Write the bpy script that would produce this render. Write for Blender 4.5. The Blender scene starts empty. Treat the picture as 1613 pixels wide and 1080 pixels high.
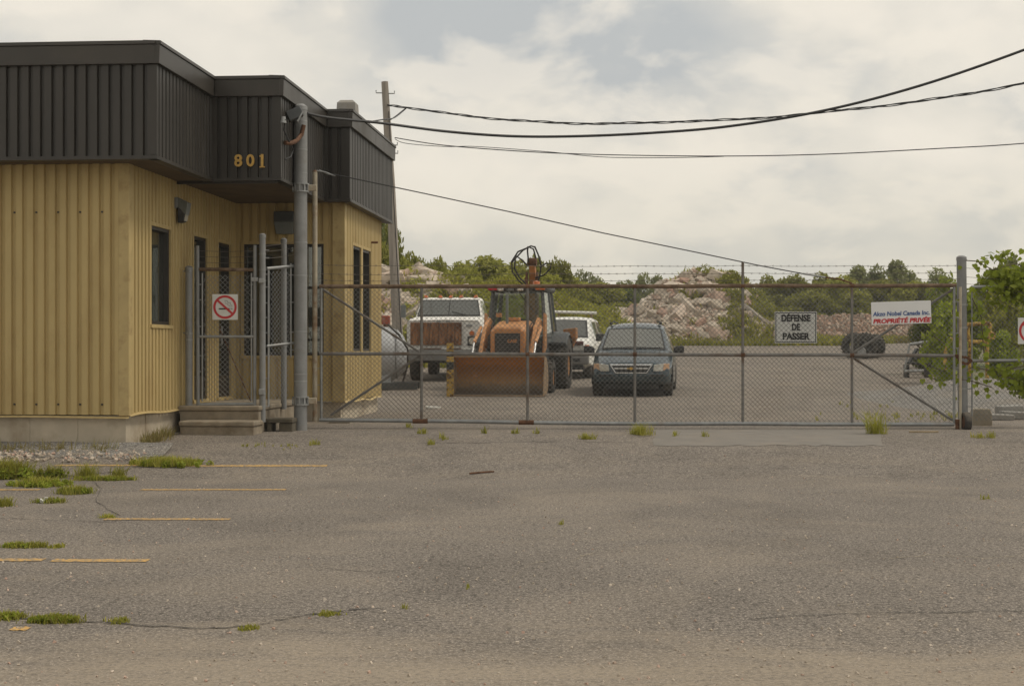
import bpy, bmesh, math, random
import numpy as np
from mathutils import Vector, Matrix, Euler

random.seed(7)
rng = np.random.default_rng(7)
R = math.radians
scene = bpy.context.scene
COL = scene.collection

# ---------------------------------------------------------------- camera
F, CX, HY, EYE = 2400.0, 806.5, 553.0, 1.45      # photograph's focal length in its pixels, centre, horizon row, eye height
cam_d = bpy.data.cameras.new("camera")
cam = bpy.data.objects.new("camera", cam_d)
COL.objects.link(cam)
cam.location = (0, 0, EYE)
cam.rotation_euler = (R(90), 0, 0)
cam_d.sensor_width = 36
cam_d.lens = F / 1613 * 36
cam_d.shift_y = (HY - 540) / 1613
cam_d.clip_end = 6000
scene.camera = cam

# ---------------------------------------------------------------- sky
SUN_EL, SUN_AZ = R(56), R(84)      # azimuth from +Y clockwise: the sun stands to the right
world = bpy.data.worlds.new("World")
scene.world = world
world.use_nodes = True
wt = world.node_tree
for n in list(wt.nodes):
    wt.nodes.remove(n)
def wn(t, **kw):
    n = wt.nodes.new(t)
    for k, v in kw.items():
        setattr(n, k, v)
    return n
wo = wn('ShaderNodeOutputWorld'); wb = wn('ShaderNodeBackground')
sky = wn('ShaderNodeTexSky', sky_type='NISHITA', sun_disc=False, sun_elevation=SUN_EL, sun_rotation=SUN_AZ)
sky.air_density = 1.4; sky.dust_density = 4.0; sky.ozone_density = 1.0
tc = wn('ShaderNodeTexCoord'); sep = wn('ShaderNodeSeparateXYZ')
wt.links.new(tc.outputs['Generated'], sep.inputs[0])
def wmath(op, a, b=None, clamp=False):
    n = wn('ShaderNodeMath', operation=op, use_clamp=clamp)
    for i, v in enumerate((a, b)):
        if v is None: continue
        if isinstance(v, (int, float)): n.inputs[i].default_value = v
        else: wt.links.new(v, n.inputs[i])
    return n.outputs[0]
zc = wmath('MAXIMUM', sep.outputs[2], 0.0)
den = wmath('ADD', zc, 0.42)
cx = wmath('DIVIDE', sep.outputs[0], den); cy = wmath('DIVIDE', sep.outputs[1], den)
comb = wn('ShaderNodeCombineXYZ')
wt.links.new(cx, comb.inputs[0]); wt.links.new(cy, comb.inputs[1])
comb.inputs[2].default_value = 3.7
def wnoise(scale, detail, rough, off=(0, 0, 0), dist=0.0):
    mp = wn('ShaderNodeMapping'); mp.inputs['Location'].default_value = off
    wt.links.new(comb.outputs[0], mp.inputs[0])
    n = wn('ShaderNodeTexNoise'); n.inputs['Scale'].default_value = scale
    n.inputs['Detail'].default_value = detail; n.inputs['Roughness'].default_value = rough
    n.inputs['Distortion'].default_value = dist
    wt.links.new(mp.outputs[0], n.inputs['Vector'])
    return n.outputs['Fac']
def wramp(fac, stops):
    n = wn('ShaderNodeValToRGB'); e = n.color_ramp.elements
    while len(e) < len(stops): e.new(0.5)
    for i, (p, c) in enumerate(stops):
        e[i].position = p; e[i].color = (c[0], c[1], c[2], 1)
    wt.links.new(fac, n.inputs[0])
    return n.outputs[0]
def wmix(fac, a, b, bt='MIX'):
    n = wn('ShaderNodeMix', data_type='RGBA', blend_type=bt)
    if isinstance(fac, (int, float)): n.inputs[0].default_value = fac
    else: wt.links.new(fac, n.inputs[0])
    for i, v in ((6, a), (7, b)):
        if isinstance(v, tuple): n.inputs[i].default_value = (*v, 1)
        else: wt.links.new(v, n.inputs[i])
    return n.outputs[2]
big = wnoise(3.0, 7, 0.50, (2.02, 0.65, 0), 0.15)
puff = wnoise(5.0, 9, 0.52, (5.3, 1.2, 1.0), 0.2)
veil = wramp(big, [(0.34, (0.96, 0.89, 0.775)), (0.45, (0.85, 0.80, 0.705)), (0.52, (0.69, 0.675, 0.63)), (0.62, (0.545, 0.56, 0.56))])
fpuff = wramp(puff, [(0.50, (0, 0, 0)), (0.58, (1, 1, 1))])
clouds = wmix(wmath('MULTIPLY', fpuff, 0.6), veil, (1.0, 0.92, 0.79))
# thin haze low over the horizon, evenly round the place
low = wramp(zc, [(0.0, (1, 1, 1)), (0.035, (.75, .75, .75)), (0.12, (0, 0, 0))])
clouds = wmix(wmath('MULTIPLY', low, 0.9), clouds, (0.86, 0.81, 0.675))
skys = wmix(1.0, sky.outputs[0], (0.10, 0.10, 0.10), 'MULTIPLY')
tot = wmix(0.9, skys, clouds)
wt.links.new(tot, wb.inputs[0]); wb.inputs[1].default_value = 1.0
wt.links.new(wb.outputs[0], wo.inputs[0])

# ---------------------------------------------------------------- sun behind thin cloud
sl = bpy.data.lights.new("sun", 'SUN')
sl.energy = 1.5; sl.angle = R(12); sl.color = (1.0, 0.93, 0.80)
so = bpy.data.objects.new("sun", sl); COL.objects.link(so)
sd = Vector((math.sin(SUN_AZ) * math.cos(SUN_EL), math.cos(SUN_AZ) * math.cos(SUN_EL), math.sin(SUN_EL)))
so.rotation_euler = sd.to_track_quat('Z', 'Y').to_euler()
so.location = sd * 50
scene.view_settings.view_transform = 'Standard'
scene.view_settings.look = 'None'
scene.view_settings.exposure = 0.0
scene.view_settings.gamma = 1.0

# ================================================================ helpers
GY = [-40, 17.3, 18.6, 20, 21.5, 24.5, 30, 35, 39, 43, 60, 80, 95, 115, 200, 3000]
GZ = [0, 0, .075, .195, .275, .29, .33, .41, .51, .66, 1.21, 1.86, 2.35, 2.6, 2.9, 3.0]
def g(y):
    return float(np.interp(y, GY, GZ))
def P(px, py, d):
    return Vector(((px - CX) * d / F, d, EYE + (HY - py) * d / F))
def on_ground(px, d, dz=0):
    return Vector(((px - CX) * d / F, d, g(d) + dz))

def tag(o, label=None, cat=None, group=None, kind=None):
    if label: o['label'] = label
    if cat: o['category'] = cat
    if group: o['group'] = group
    if kind: o['kind'] = kind
    return o
def thing(name, loc, label, cat, group=None, rz=0.0):
    o = bpy.data.objects.new(name, None)
    o.empty_display_size = 0.2
    COL.objects.link(o)
    o.location = loc; o.rotation_euler = (0, 0, rz)
    return tag(o, label, cat, group)
def root_of(o):
    while o.parent: o = o.parent
    return o

class MB:
    def __init__(s):
        s.v = []; s.f = []
    def add(s, vs, fs):
        o = len(s.v); s.v.extend([tuple(q) for q in vs]); s.f.extend([tuple(i + o for i in q) for q in fs]); return s
    def box(s, c, d, rot=None):
        c = Vector(c); h = Vector(d) / 2
        m = Euler(rot).to_matrix() if rot else None
        vs = []
        for z in (-1, 1):
            for x, y in ((-1, -1), (1, -1), (1, 1), (-1, 1)):
                q = Vector((x * h.x, y * h.y, z * h.z))
                vs.append(c + (m @ q if m else q))
        return s.add(vs, [(3, 2, 1, 0), (4, 5, 6, 7), (0, 1, 5, 4), (1, 2, 6, 5), (2, 3, 7, 6), (3, 0, 4, 7)])
    def bb(s, x0, x1, y0, y1, z0, z1):
        return s.box(((x0 + x1) / 2, (y0 + y1) / 2, (z0 + z1) / 2), (x1 - x0, y1 - y0, z1 - z0))
    def quad(s, a, b, c, d):
        return s.add([a, b, c, d], [(0, 1, 2, 3)])
    def tube(s, pts, r, n=8, cap=True, closed=False):
        pts = [Vector(p) for p in pts]
        rs = r if isinstance(r, (list, tuple)) else [r] * len(pts)
        base = len(s.v); N = len(pts); up = None
        for i, p in enumerate(pts):
            if closed: t = pts[(i + 1) % N] - pts[i - 1]
            else: t = pts[min(i + 1, N - 1)] - pts[max(i - 1, 0)]
            t.normalize()
            if up is None:
                up = Vector((0, 0, 1)) if abs(t.z) < 0.9 else Vector((1, 0, 0))
            a = t.cross(up)
            if a.length < 1e-5: a = t.orthogonal()
            a.normalize(); b = a.cross(t); b.normalize(); up = b
            for k in range(n):
                w = 2 * math.pi * k / n
                s.v.append(tuple(p + (a * math.cos(w) + b * math.sin(w)) * rs[i]))
        for i in range(N if closed else N - 1):
            j = (i + 1) % N
            for k in range(n):
                s.f.append((base + i * n + k, base + j * n + k, base + j * n + (k + 1) % n, base + i * n + (k + 1) % n))
        if cap and not closed:
            s.f.append(tuple(base + k for k in range(n)))
            s.f.append(tuple(base + (N - 1) * n + k for k in reversed(range(n))))
        return s
    def loft(s, rings, cap=True, closed=True):
        base = len(s.v); n = len(rings[0])
        for r in rings: s.v.extend([tuple(q) for q in r])
        for i in range(len(rings) - 1):
            for k in range(n if closed else n - 1):
                s.f.append((base + i * n + k, base + i * n + (k + 1) % n, base + (i + 1) * n + (k + 1) % n, base + (i + 1) * n + k))
        if cap:
            s.f.append(tuple(base + k for k in reversed(range(n))))
            s.f.append(tuple(base + (len(rings) - 1) * n + k for k in range(n)))
        return s
    def prism(s, poly, a, b):
        """poly: points (3D) of a face, extruded from offset a to offset b"""
        a = Vector(a); b = Vector(b)
        return s.loft([[Vector(p) + a for p in poly], [Vector(p) + b for p in poly]])
    def lathe(s, prof, c, axis='x', n=20):
        """prof: list of (along axis, radius), closed ring swept round axis"""
        base = len(s.v); m = len(prof); c = Vector(c)
        for k in range(n):
            w = 2 * math.pi * k / n
            for (t, r) in prof:
                if axis == 'x': q = Vector((t, r * math.cos(w), r * math.sin(w)))
                elif axis == 'y': q = Vector((r * math.cos(w), t, r * math.sin(w)))
                else: q = Vector((r * math.cos(w), r * math.sin(w), t))
                s.v.append(tuple(c + q))
        for k in range(n):
            for j in range(m - 1):
                k2 = (k + 1) % n
                s.f.append((base + k * m + j, base + k * m + j + 1, base + k2 * m + j + 1, base + k2 * m + j))
        return s
    def build(s, name, mat, parent=None, world=False, smooth=False, bevel=0.0, seg=2, sub=0, angle=40):
        vs = s.v
        if world and parent is not None:
            L = root_of(parent).location
            vs = [(v[0] - L.x, v[1] - L.y, v[2] - L.z) for v in vs]
        me = bpy.data.meshes.new(name)
        me.from_pydata(vs, [], s.f)
        bm = bmesh.new(); bm.from_mesh(me)
        bmesh.ops.recalc_face_normals(bm, faces=bm.faces)
        bm.to_mesh(me); bm.free()
        me.materials.append(mat)
        o = bpy.data.objects.new(name, me); COL.objects.link(o)
        if parent is not None: o.parent = parent
        if sub:
            m = o.modifiers.new('sub', 'SUBSURF'); m.levels = sub; m.render_levels = sub
        if bevel:
            m = o.modifiers.new('bev', 'BEVEL'); m.width = bevel; m.segments = seg; m.limit_method = 'ANGLE'; m.angle_limit = R(35)
        if smooth:
            me.polygons.foreach_set('use_smooth', [True] * len(me.polygons))
            if not sub:
                try: me.set_sharp_from_angle(angle=R(angle))
                except Exception: pass
        return o
def raw(name, vs, fs, mat, parent=None, smooth=False):
    me = bpy.data.meshes.new(name); me.from_pydata(vs, [], fs); me.materials.append(mat)
    if smooth: me.polygons.foreach_set('use_smooth', [True] * len(me.polygons))
    o = bpy.data.objects.new(name, me); COL.objects.link(o)
    if parent is not None: o.parent = parent
    return o
def inst(name, me, parent, loc, rot=(0, 0, 0), sc=(1, 1, 1)):
    o = bpy.data.objects.new(name, me); COL.objects.link(o)
    if parent is not None: o.parent = parent
    o.location = loc; o.rotation_euler = rot; o.scale = sc
    return o
def text(name, body, size, mat, parent, loc, rot=(R(90), 0, 0), bold=0.0, shear=0.0, width=None, extrude=0.002, align='CENTER', spacing=1.0):
    cu = bpy.data.curves.new(name, 'FONT'); cu.body = body; cu.size = size; cu.extrude = extrude
    cu.offset = bold; cu.shear = shear; cu.align_x = align; cu.align_y = 'CENTER'; cu.space_character = spacing
    cu.resolution_u = 4
    cu.materials.append(mat)
    o = bpy.data.objects.new(name, cu); COL.objects.link(o)
    o.parent = parent; o.location = loc; o.rotation_euler = rot
    if width:
        bpy.context.view_layer.update()
        w = o.dimensions.x
        if w > 0: o.scale.x = width / w
    bpy.context.view_layer.update()
    me = bpy.data.meshes.new_from_object(o.evaluated_get(bpy.context.evaluated_depsgraph_get()))
    sc_x = o.scale.x; bpy.data.objects.remove(o)
    o = bpy.data.objects.new(name, me); COL.objects.link(o)
    if not me.materials: me.materials.append(mat)
    o.parent = parent; o.location = loc; o.rotation_euler = rot; o.scale.x = sc_x
    return o

# ---------------------------------------------------------------- materials
def newmat(name):
    m = bpy.data.materials.new(name); m.use_nodes = True
    nt = m.node_tree; b = nt.nodes['Principled BSDF']
    return m, nt, b
def nd(nt, t, **kw):
    n = nt.nodes.new(t)
    for k, v in kw.items(): setattr(n, k, v)
    return n
def noise_fac(nt, scale, detail=4, rough=.55, coord='Object', stretch=None, dist=0.0):
    t = nd(nt, 'ShaderNodeTexCoord'); n = nd(nt, 'ShaderNodeTexNoise')
    n.inputs['Scale'].default_value = scale; n.inputs['Detail'].default_value = detail; n.inputs['Roughness'].default_value = rough
    n.inputs['Distortion'].default_value = dist
    if stretch:
        mp = nd(nt, 'ShaderNodeMapping'); mp.inputs['Scale'].default_value = stretch
        nt.links.new(t.outputs[coord], mp.inputs[0]); nt.links.new(mp.outputs[0], n.inputs['Vector'])
    else: nt.links.new(t.outputs[coord], n.inputs['Vector'])
    return n.outputs['Fac']
def ramp(nt, fac, stops, interp='LINEAR'):
    n = nd(nt, 'ShaderNodeValToRGB'); n.color_ramp.interpolation = interp; e = n.color_ramp.elements
    while len(e) < len(stops): e.new(.5)
    for i, (p, c) in enumerate(stops):
        e[i].position = p
        e[i].color = (c, c, c, 1) if isinstance(c, (int, float)) else (*c, 1)
    nt.links.new(fac, n.inputs[0]); return n.outputs[0]
def mixc(nt, fac, a, b, bt='MIX'):
    n = nd(nt, 'ShaderNodeMix', data_type='RGBA', blend_type=bt)
    for i, v in ((0, fac), (6, a), (7, b)):
        if isinstance(v, (int, float)): n.inputs[i].default_value = v
        elif isinstance(v, tuple): n.inputs[i].default_value = (*v, 1)
        else: nt.links.new(v, n.inputs[i])
    return n.outputs[2]
def bump(nt, b, fac, strength, dist=.01):
    n = nd(nt, 'ShaderNodeBump'); n.inputs['Strength'].default_value = strength; n.inputs['Distance'].default_value = dist
    nt.links.new(fac, n.inputs['Height']); nt.links.new(n.outputs[0], b.inputs['Normal'])
def mat(name, col, rough=.6, metal=0.0, var=.18, scale=6, dirt=None, dirt_amt=.5, dirt_scale=3, dirt_pos=(.5, .7), bmp=0.0, bscale=40, stretch=None, coat=0.0, spec=None):
    m, nt, b = newmat(name)
    f = noise_fac(nt, scale, 5, .6, stretch=stretch)
    lo = tuple(c * (1 - var) for c in col); hi = tuple(min(1, c * (1 + var)) for c in col)
    c = ramp(nt, f, [(.3, lo), (.7, hi)])
    if dirt:
        f2 = noise_fac(nt, dirt_scale, 8, .65, stretch=stretch)
        k = ramp(nt, f2, [(dirt_pos[0], 0.0), (dirt_pos[1], dirt_amt)])
        c = mixc(nt, k, c, dirt)
        rr = ramp(nt, k, [(0, rough), (1, min(1, rough + .3))]); nt.links.new(rr, b.inputs['Roughness'])
    else: b.inputs['Roughness'].default_value = rough
    nt.links.new(c, b.inputs['Base Color'])
    b.inputs['Metallic'].default_value = metal
    if coat: b.inputs['Coat Weight'].default_value = coat; b.inputs['Coat Roughness'].default_value = .12
    if spec is not None: b.inputs['Specular IOR Level'].default_value = spec
    if bmp: bump(nt, b, noise_fac(nt, bscale, 6, .6), bmp)
    return m
M = {}
# asphalt: grey-brown, aggregate speckle, sand blown into drifts along x
def make_asphalt(name, base, sand, amt):
    m, nt, b = newmat(name)
    sp = noise_fac(nt, 62, 3, .85)
    sp2 = noise_fac(nt, 24, 3, .7)
    c = ramp(nt, sp, [(.34, tuple(x * .15 for x in base)), (.45, tuple(x * .75 for x in base)), (.54, tuple(x * 1.15 for x in base)), (.64, tuple(x * 2.6 for x in base))])
    c = mixc(nt, ramp(nt, sp2, [(.36, .85), (.53, 0.0)]), c, tuple(x * .38 for x in base))
    mid = noise_fac(nt, .7, 10, .72, stretch=(1, .8, 1), dist=.3)
    c = mixc(nt, 1.0, c, ramp(nt, mid, [(.32, .80), (.50, 1.0), (.68, 1.12)]), 'MULTIPLY')
    drift = noise_fac(nt, .6, 10, .68, stretch=(.8, .9, 1), dist=.8)
    fine = noise_fac(nt, 30, 5, .8)
    k = mixc(nt, 1.0, ramp(nt, drift, [(.47, 0.0), (.64, amt)]), ramp(nt, fine, [(.38, .15), (.6, 1.0)]), 'MULTIPLY')
    tp = nd(nt, 'ShaderNodeTexCoord'); sx = nd(nt, 'ShaderNodeSeparateXYZ'); nt.links.new(tp.outputs['Object'], sx.inputs[0])
    wob = noise_fac(nt, .9, 8, .62, stretch=(.5, 1.6, 1), dist=.7)
    ad = nd(nt, 'ShaderNodeMath', operation='MULTIPLY_ADD'); ad.inputs[1].default_value = 4.2; nt.links.new(wob, ad.inputs[0]); nt.links.new(sx.outputs[1], ad.inputs[2])
    mr = nd(nt, 'ShaderNodeMapRange'); mr.inputs[1].default_value = 10.1; mr.inputs[2].default_value = 8.9; nt.links.new(ad.outputs[0], mr.inputs[0])
    k2 = mixc(nt, 1.0, mr.outputs[0], ramp(nt, fine, [(.36, .25), (.6, .9)]), 'MULTIPLY')
    c = mixc(nt, k, c, sand)
    c = mixc(nt, k2, c, sand)
    nt.links.new(c, b.inputs['Base Color']); b.inputs['Roughness'].default_value = .93; b.inputs['Specular IOR Level'].default_value = .25
    bump(nt, b, sp, .55, .012)
    return m
M['asphalt'] = make_asphalt('asphalt', (.200, .174, .148), (.335, .278, .21), .42)
M['yard'] = make_asphalt('yard asphalt', (.205, .176, .146), (.30, .25, .195), .7)
M['terrain'] = mat('terrain dirt and grass', (.16, .135, .085), .95, var=.35, scale=.8, dirt=(.09, .11, .035), dirt_amt=.9, dirt_scale=.35, dirt_pos=(.4, .6), bmp=.5, bscale=8)
M['concrete'] = mat('concrete', (.33, .285, .22), .9, var=.2, scale=3, dirt=(.19, .15, .10), dirt_amt=.7, dirt_scale=2.2, bmp=.25, bscale=60)
M['step_concrete'] = mat('worn step concrete', (.27, .225, .165), .92, var=.25, scale=4, dirt=(.14, .10, .06), dirt_amt=.75, dirt_scale=3, bmp=.3, bscale=50)
M['dark_block'] = mat('mossy dark block', (.10, .085, .06), .95, var=.3, scale=8)
M['foundation'] = mat('foundation concrete', (.46, .395, .30), .92, var=.14, scale=2.5, dirt=(.25, .19, .12), dirt_amt=.6, dirt_scale=1.8, bmp=.25, bscale=50)
M['concrete_grey'] = mat('grey concrete', (.30, .285, .26), .92, var=.15, scale=2, dirt=(.2, .17, .13), dirt_amt=.6, dirt_scale=4, bmp=.2, bscale=70)
M['apron'] = mat('concrete apron', (.188, .170, .147), .92, var=.10, scale=3, dirt=(.235, .20, .16), dirt_amt=.7, dirt_scale=.9, bmp=.25, bscale=80)
M['gravel'] = make_asphalt('gravel', (.23, .215, .195), (.25, .2, .14), .5)
M['line'] = mat('worn yellow paint', (.60, .35, .09), .85, var=.2, scale=14, dirt=(.22, .18, .13), dirt_amt=1.0, dirt_scale=34, dirt_pos=(.42, .57))
M['crack'] = mat('crack', (.045, .04, .033), 1.0)
M['pale_crack'] = mat('sand filled crack', (.36, .30, .2), 1.0)
M['yellow'] = mat('ochre siding paint', (.475, .36, .162), .6, var=.07, scale=.9, dirt=(.24, .14, .05), dirt_amt=.45, dirt_scale=1.1, dirt_pos=(.5, .8), stretch=(1.6, 1.6, .7), spec=.3)
M['yellow_trim'] = mat('ochre trim', (.465, .352, .16), .6, var=.1, scale=3, dirt=(.22, .13, .05), dirt_amt=.5, dirt_scale=5, spec=.35)
M['brown'] = mat('dark brown fascia paint', (.031, .0262, .0208), .45, var=.12, scale=2, dirt=(.06, .052, .042), dirt_amt=.4, dirt_scale=1.5, stretch=(2, 2, .5), spec=.5)
M['brown_band'] = mat('dark brown cap flashing', (.038, .0325, .026), .42, var=.16, scale=1.3, dirt=(.075, .065, .052), dirt_amt=.45, dirt_scale=.9, spec=.5)
M['soffit'] = mat('soffit', (.10, .07, .04), .8, var=.25, scale=3)
M['roof'] = mat('roof membrane', (.07, .065, .06), .95)
M['frame'] = mat('dark bronze window frame', (.03, .025, .02), .45)
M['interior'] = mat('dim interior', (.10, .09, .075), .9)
M['blind'] = mat('grey blue blinds', (.55, .62, .66), .8, var=.1)
M['ceramic_white'] = mat('white paint', (.74, .73, .68), .6, var=.05, dirt=(.4, .34, .26), dirt_amt=.35, dirt_scale=6)
M['galv'] = mat('galvanised pipe', (.31, .315, .31), .55, .55, var=.2, scale=8, dirt=(.22, .15, .09), dirt_amt=.5, dirt_scale=4, dirt_pos=(.55, .75))
M['galv_dull'] = mat('dull grey painted post', (.25, .252, .248), .65, .25, var=.14, scale=5, dirt=(.17, .14, .11), dirt_amt=.45, dirt_scale=3, dirt_pos=(.52, .75))
M['rail'] = mat('weathered rail with rust', (.215, .205, .19), .75, .35, var=.2, scale=9, dirt=(.15, .085, .045), dirt_amt=.7, dirt_scale=3.5, dirt_pos=(.52, .70))
M['rusty'] = mat('rusty rail', (.15, .098, .062), .85, .2, var=.4, scale=14, dirt=(.27, .2, .14), dirt_amt=.75, dirt_scale=6, dirt_pos=(.5, .66))
M['rust'] = mat('rust', (.135, .065, .034), .9, .1, var=.45, scale=12)
M['wire'] = mat('galvanised wire', (.22, .22, .21), .6, .5, var=.2, scale=3, dirt=(.13, .08, .045), dirt_amt=.7, dirt_scale=.8)
M['barb'] = mat('barbed wire', (.16, .14, .12), .7, .4)
M['cable'] = mat('black cable', (.02, .02, .021), .6)
M['pipe_beige'] = mat('weathered mast pipe', (.42, .37, .28), .7, .15, var=.2, scale=7, dirt=(.25, .12, .05), dirt_amt=.85, dirt_scale=3, dirt_pos=(.52, .68))
M['sign_white'] = mat('sign face', (.66, .66, .63), .5, var=.05, scale=3, dirt=(.45, .40, .33), dirt_amt=.4, dirt_scale=5, dirt_pos=(.5, .8))
M['sign_bright'] = mat('bright sign face', (.74, .74, .73), .5, var=.03, scale=3)
M['black'] = mat('black paint', (.016, .016, .016), .5)
M['red'] = mat('sign red', (.50, .025, .03), .5, var=.06)
M['blue'] = mat('sign blue', (.03, .09, .27), .5, var=.06)
M['gold'] = mat('gold numerals', (.55, .34, .09), .4, .3, var=.15, scale=20)
M['rubber'] = mat('tyre rubber', (.038, .035, .031), .9, var=.25, scale=9, dirt=(.17, .145, .115), dirt_amt=.75, dirt_scale=5, dirt_pos=(.45, .7), bmp=.3, bscale=50)
M['pole'] = mat('weathered pole wood', (.30, .265, .225), .9, var=.25, scale=4, stretch=(6, 6, .25), dirt=(.15, .13, .11), dirt_amt=.6, dirt_scale=3, bmp=.5, bscale=12)
M['wood'] = mat('weathered plank', (.34, .26, .16), .9, var=.3, scale=6, bmp=.3)
M['rock'] = None
def make_rock(name, cols):
    m, nt, b = newmat(name)
    oi = nd(nt, 'ShaderNodeObjectInfo'); ge = nd(nt, 'ShaderNodeNewGeometry')
    add = nd(nt, 'ShaderNodeMath', operation='ADD'); nt.links.new(oi.outputs['Random'], add.inputs[0]); nt.links.new(ge.outputs['Random Per Island'], add.inputs[1])
    fr = nd(nt, 'ShaderNodeMath', operation='FRACT'); nt.links.new(add.outputs[0], fr.inputs[0])
    c = ramp(nt, fr.outputs[0], [(i / (len(cols) - 1), q) for i, q in enumerate(cols)])
    f = noise_fac(nt, 3.5, 6, .65)
    c = mixc(nt, 1.0, c, ramp(nt, f, [(.3, .78), (.7, 1.18)]), 'MULTIPLY')
    nt.links.new(c, b.inputs['Base Color']); b.inputs['Roughness'].default_value = .95
    bump(nt, b, noise_fac(nt, 5, 4, .55), .3, .04)
    return m
M['rock'] = make_rock('broken concrete', [(.40, .335, .265), (.50, .43, .345), (.33, .275, .215), (.58, .50, .41), (.46, .30, .23), (.38, .32, .255), (.52, .445, .36)])
M['brick_rubble'] = make_rock('brick rubble', [(.36, .24, .18), (.42, .3, .22), (.30, .22, .17), (.40, .34, .27)])
M['mound'] = mat('mound earth', (.21, .175, .125), .97, var=.35, scale=1.4, dirt=(.10, .12, .04), dirt_amt=.85, dirt_scale=.8, dirt_pos=(.42, .6), bmp=.6, bscale=7)
def make_leaf(name, cols, trans=.45):
    m, nt, b = newmat(name)
    ge = nd(nt, 'ShaderNodeNewGeometry'); oi = nd(nt, 'ShaderNodeObjectInfo')
    f = noise_fac(nt, .9, 3, .5)
    mx = nd(nt, 'ShaderNodeMath', operation='MULTIPLY_ADD'); mx.inputs[1].default_value = .55
    nt.links.new(ge.outputs['Random Per Island'], mx.inputs[0])
    half = nd(nt, 'ShaderNodeMath', operation='MULTIPLY'); half.inputs[1].default_value = .5
    nt.links.new(f, half.inputs[0]); nt.links.new(half.outputs[0], mx.inputs[2])
    c = ramp(nt, mx.outputs[0], [(.1 + .8 * i / (len(cols) - 1), q) for i, q in enumerate(cols)])
    hs = nd(nt, 'ShaderNodeHueSaturation')
    r1 = nd(nt, 'ShaderNodeMapRange'); r1.inputs[3].default_value = .75; r1.inputs[4].default_value = 1.2
    nt.links.new(oi.outputs['Random'], r1.inputs[0]); nt.links.new(r1.outputs[0], hs.inputs['Value']); nt.links.new(c, hs.inputs['Color'])
    nt.links.new(hs.outputs[0], b.inputs['Base Color']); b.inputs['Roughness'].default_value = .7; b.inputs['Specular IOR Level'].default_value = .25
    tr = nd(nt, 'ShaderNodeBsdfTranslucent'); nt.links.new(hs.outputs[0], tr.inputs[0])
    ms = nd(nt, 'ShaderNodeMixShader'); ms.inputs[0].default_value = trans
    nt.links.new(b.outputs[0], ms.inputs[1]); nt.links.new(tr.outputs[0], ms.inputs[2])
    nt.links.new(ms.outputs[0], nt.nodes['Material Output'].inputs[0])
    return m
M['leaf_mid'] = make_leaf('mid green leaves', [(.20, .21, .035), (.29, .295, .052), (.40, .385, .09)])
M['leaf_dark'] = make_leaf('dark green leaves', [(.085, .115, .026), (.14, .17, .038), (.20, .215, .05)])
M['leaf_far'] = make_leaf('far green leaves', [(.19, .21, .075), (.25, .265, .095), (.31, .315, .12)])
M['leaf_bright'] = make_leaf('bright vine leaves', [(.16, .21, .02), (.26, .31, .032), (.38, .42, .06)], .45)
M['grass'] = make_leaf('grass blades', [(.19, .205, .025), (.31, .305, .045), (.45, .40, .10)], .35)
M['dry'] = make_leaf('dry grass blades', [(.20, .16, .06), (.30, .25, .10), (.16, .17, .04)], .3)
M['bark'] = mat('bark', (.11, .085, .06), .95, var=.3, scale=5, bmp=.5, bscale=15)
def make_glass(name, tint=(.35, .4, .38), t=.35, rough=.03):
    m, nt, b = newmat(name)
    nt.nodes.remove(b)
    gl = nd(nt, 'ShaderNodeBsdfGlossy'); gl.inputs['Roughness'].default_value = rough; gl.inputs['Color'].default_value = (.85, .87, .85, 1)
    tp = nd(nt, 'ShaderNodeBsdfTransparent'); tp.inputs[0].default_value = (*tint, 1)
    df = nd(nt, 'ShaderNodeBsdfDiffuse'); df.inputs[0].default_value = (.30, .29, .25, 1)
    lwt = nd(nt, 'ShaderNodeLayerWeight'); lwt.inputs['Blend'].default_value = .5
    pw = nd(nt, 'ShaderNodeMath', operation='POWER'); pw.inputs[1].default_value = 3.0; nt.links.new(lwt.outputs['Facing'], pw.inputs[0])
    lw = nd(nt, 'ShaderNodeMath', operation='MULTIPLY_ADD'); lw.inputs[1].default_value = .8; lw.inputs[2].default_value = .12; nt.links.new(pw.outputs[0], lw.inputs[0])
    m1 = nd(nt, 'ShaderNodeMixShader'); m1.inputs[0].default_value = t
    nt.links.new(tp.outputs[0], m1.inputs[1]); nt.links.new(df.outputs[0], m1.inputs[2])
    m2 = nd(nt, 'ShaderNodeMixShader'); nt.links.new(lw.outputs[0], m2.inputs[0])
    nt.links.new(m1.outputs[0], m2.inputs[1]); nt.links.new(gl.outputs[0], m2.inputs[2])
    nt.links.new(m2.outputs[0], nt.nodes['Material Output'].inputs[0])
    return m
M['glass'] = make_glass('window glass', (.55, .58, .55), .06)
M['glass_dirty'] = make_glass('dusty windscreen', (.50, .55, .52), .30, .05)
M['glass_cab'] = make_glass('green cab glass', (.82, .92, .86), .16)
M['paint_teal'] = mat('dusty dark teal paint', (.028, .050, .063), .25, .35, var=.12, scale=3, dirt=(.15, .14, .12), dirt_amt=.22, dirt_scale=2.5, dirt_pos=(.38, .75), coat=.5)
M['paint_white'] = mat('dirty white paint', (.74, .73, .68), .45, 0, var=.07, scale=3, dirt=(.30, .25, .18), dirt_amt=.5, dirt_scale=4, dirt_pos=(.5, .72), coat=.2)
M['paint_oldwhite'] = mat('old white truck paint', (.76, .74, .69), .6, 0, var=.09, scale=4, dirt=(.20, .125, .07), dirt_amt=.7, dirt_scale=5, dirt_pos=(.60, .74))
M['board'] = mat('rusty grille board', (.28, .13, .055), .85, var=.4, scale=5, stretch=(3, 1, .6), dirt=(.09, .04, .022), dirt_amt=.9, dirt_scale=4, dirt_pos=(.45, .6))
M['chrome'] = mat('chrome', (.55, .55, .54), .25, .9, var=.08, dirt=(.25, .22, .18), dirt_amt=.4)
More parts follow.
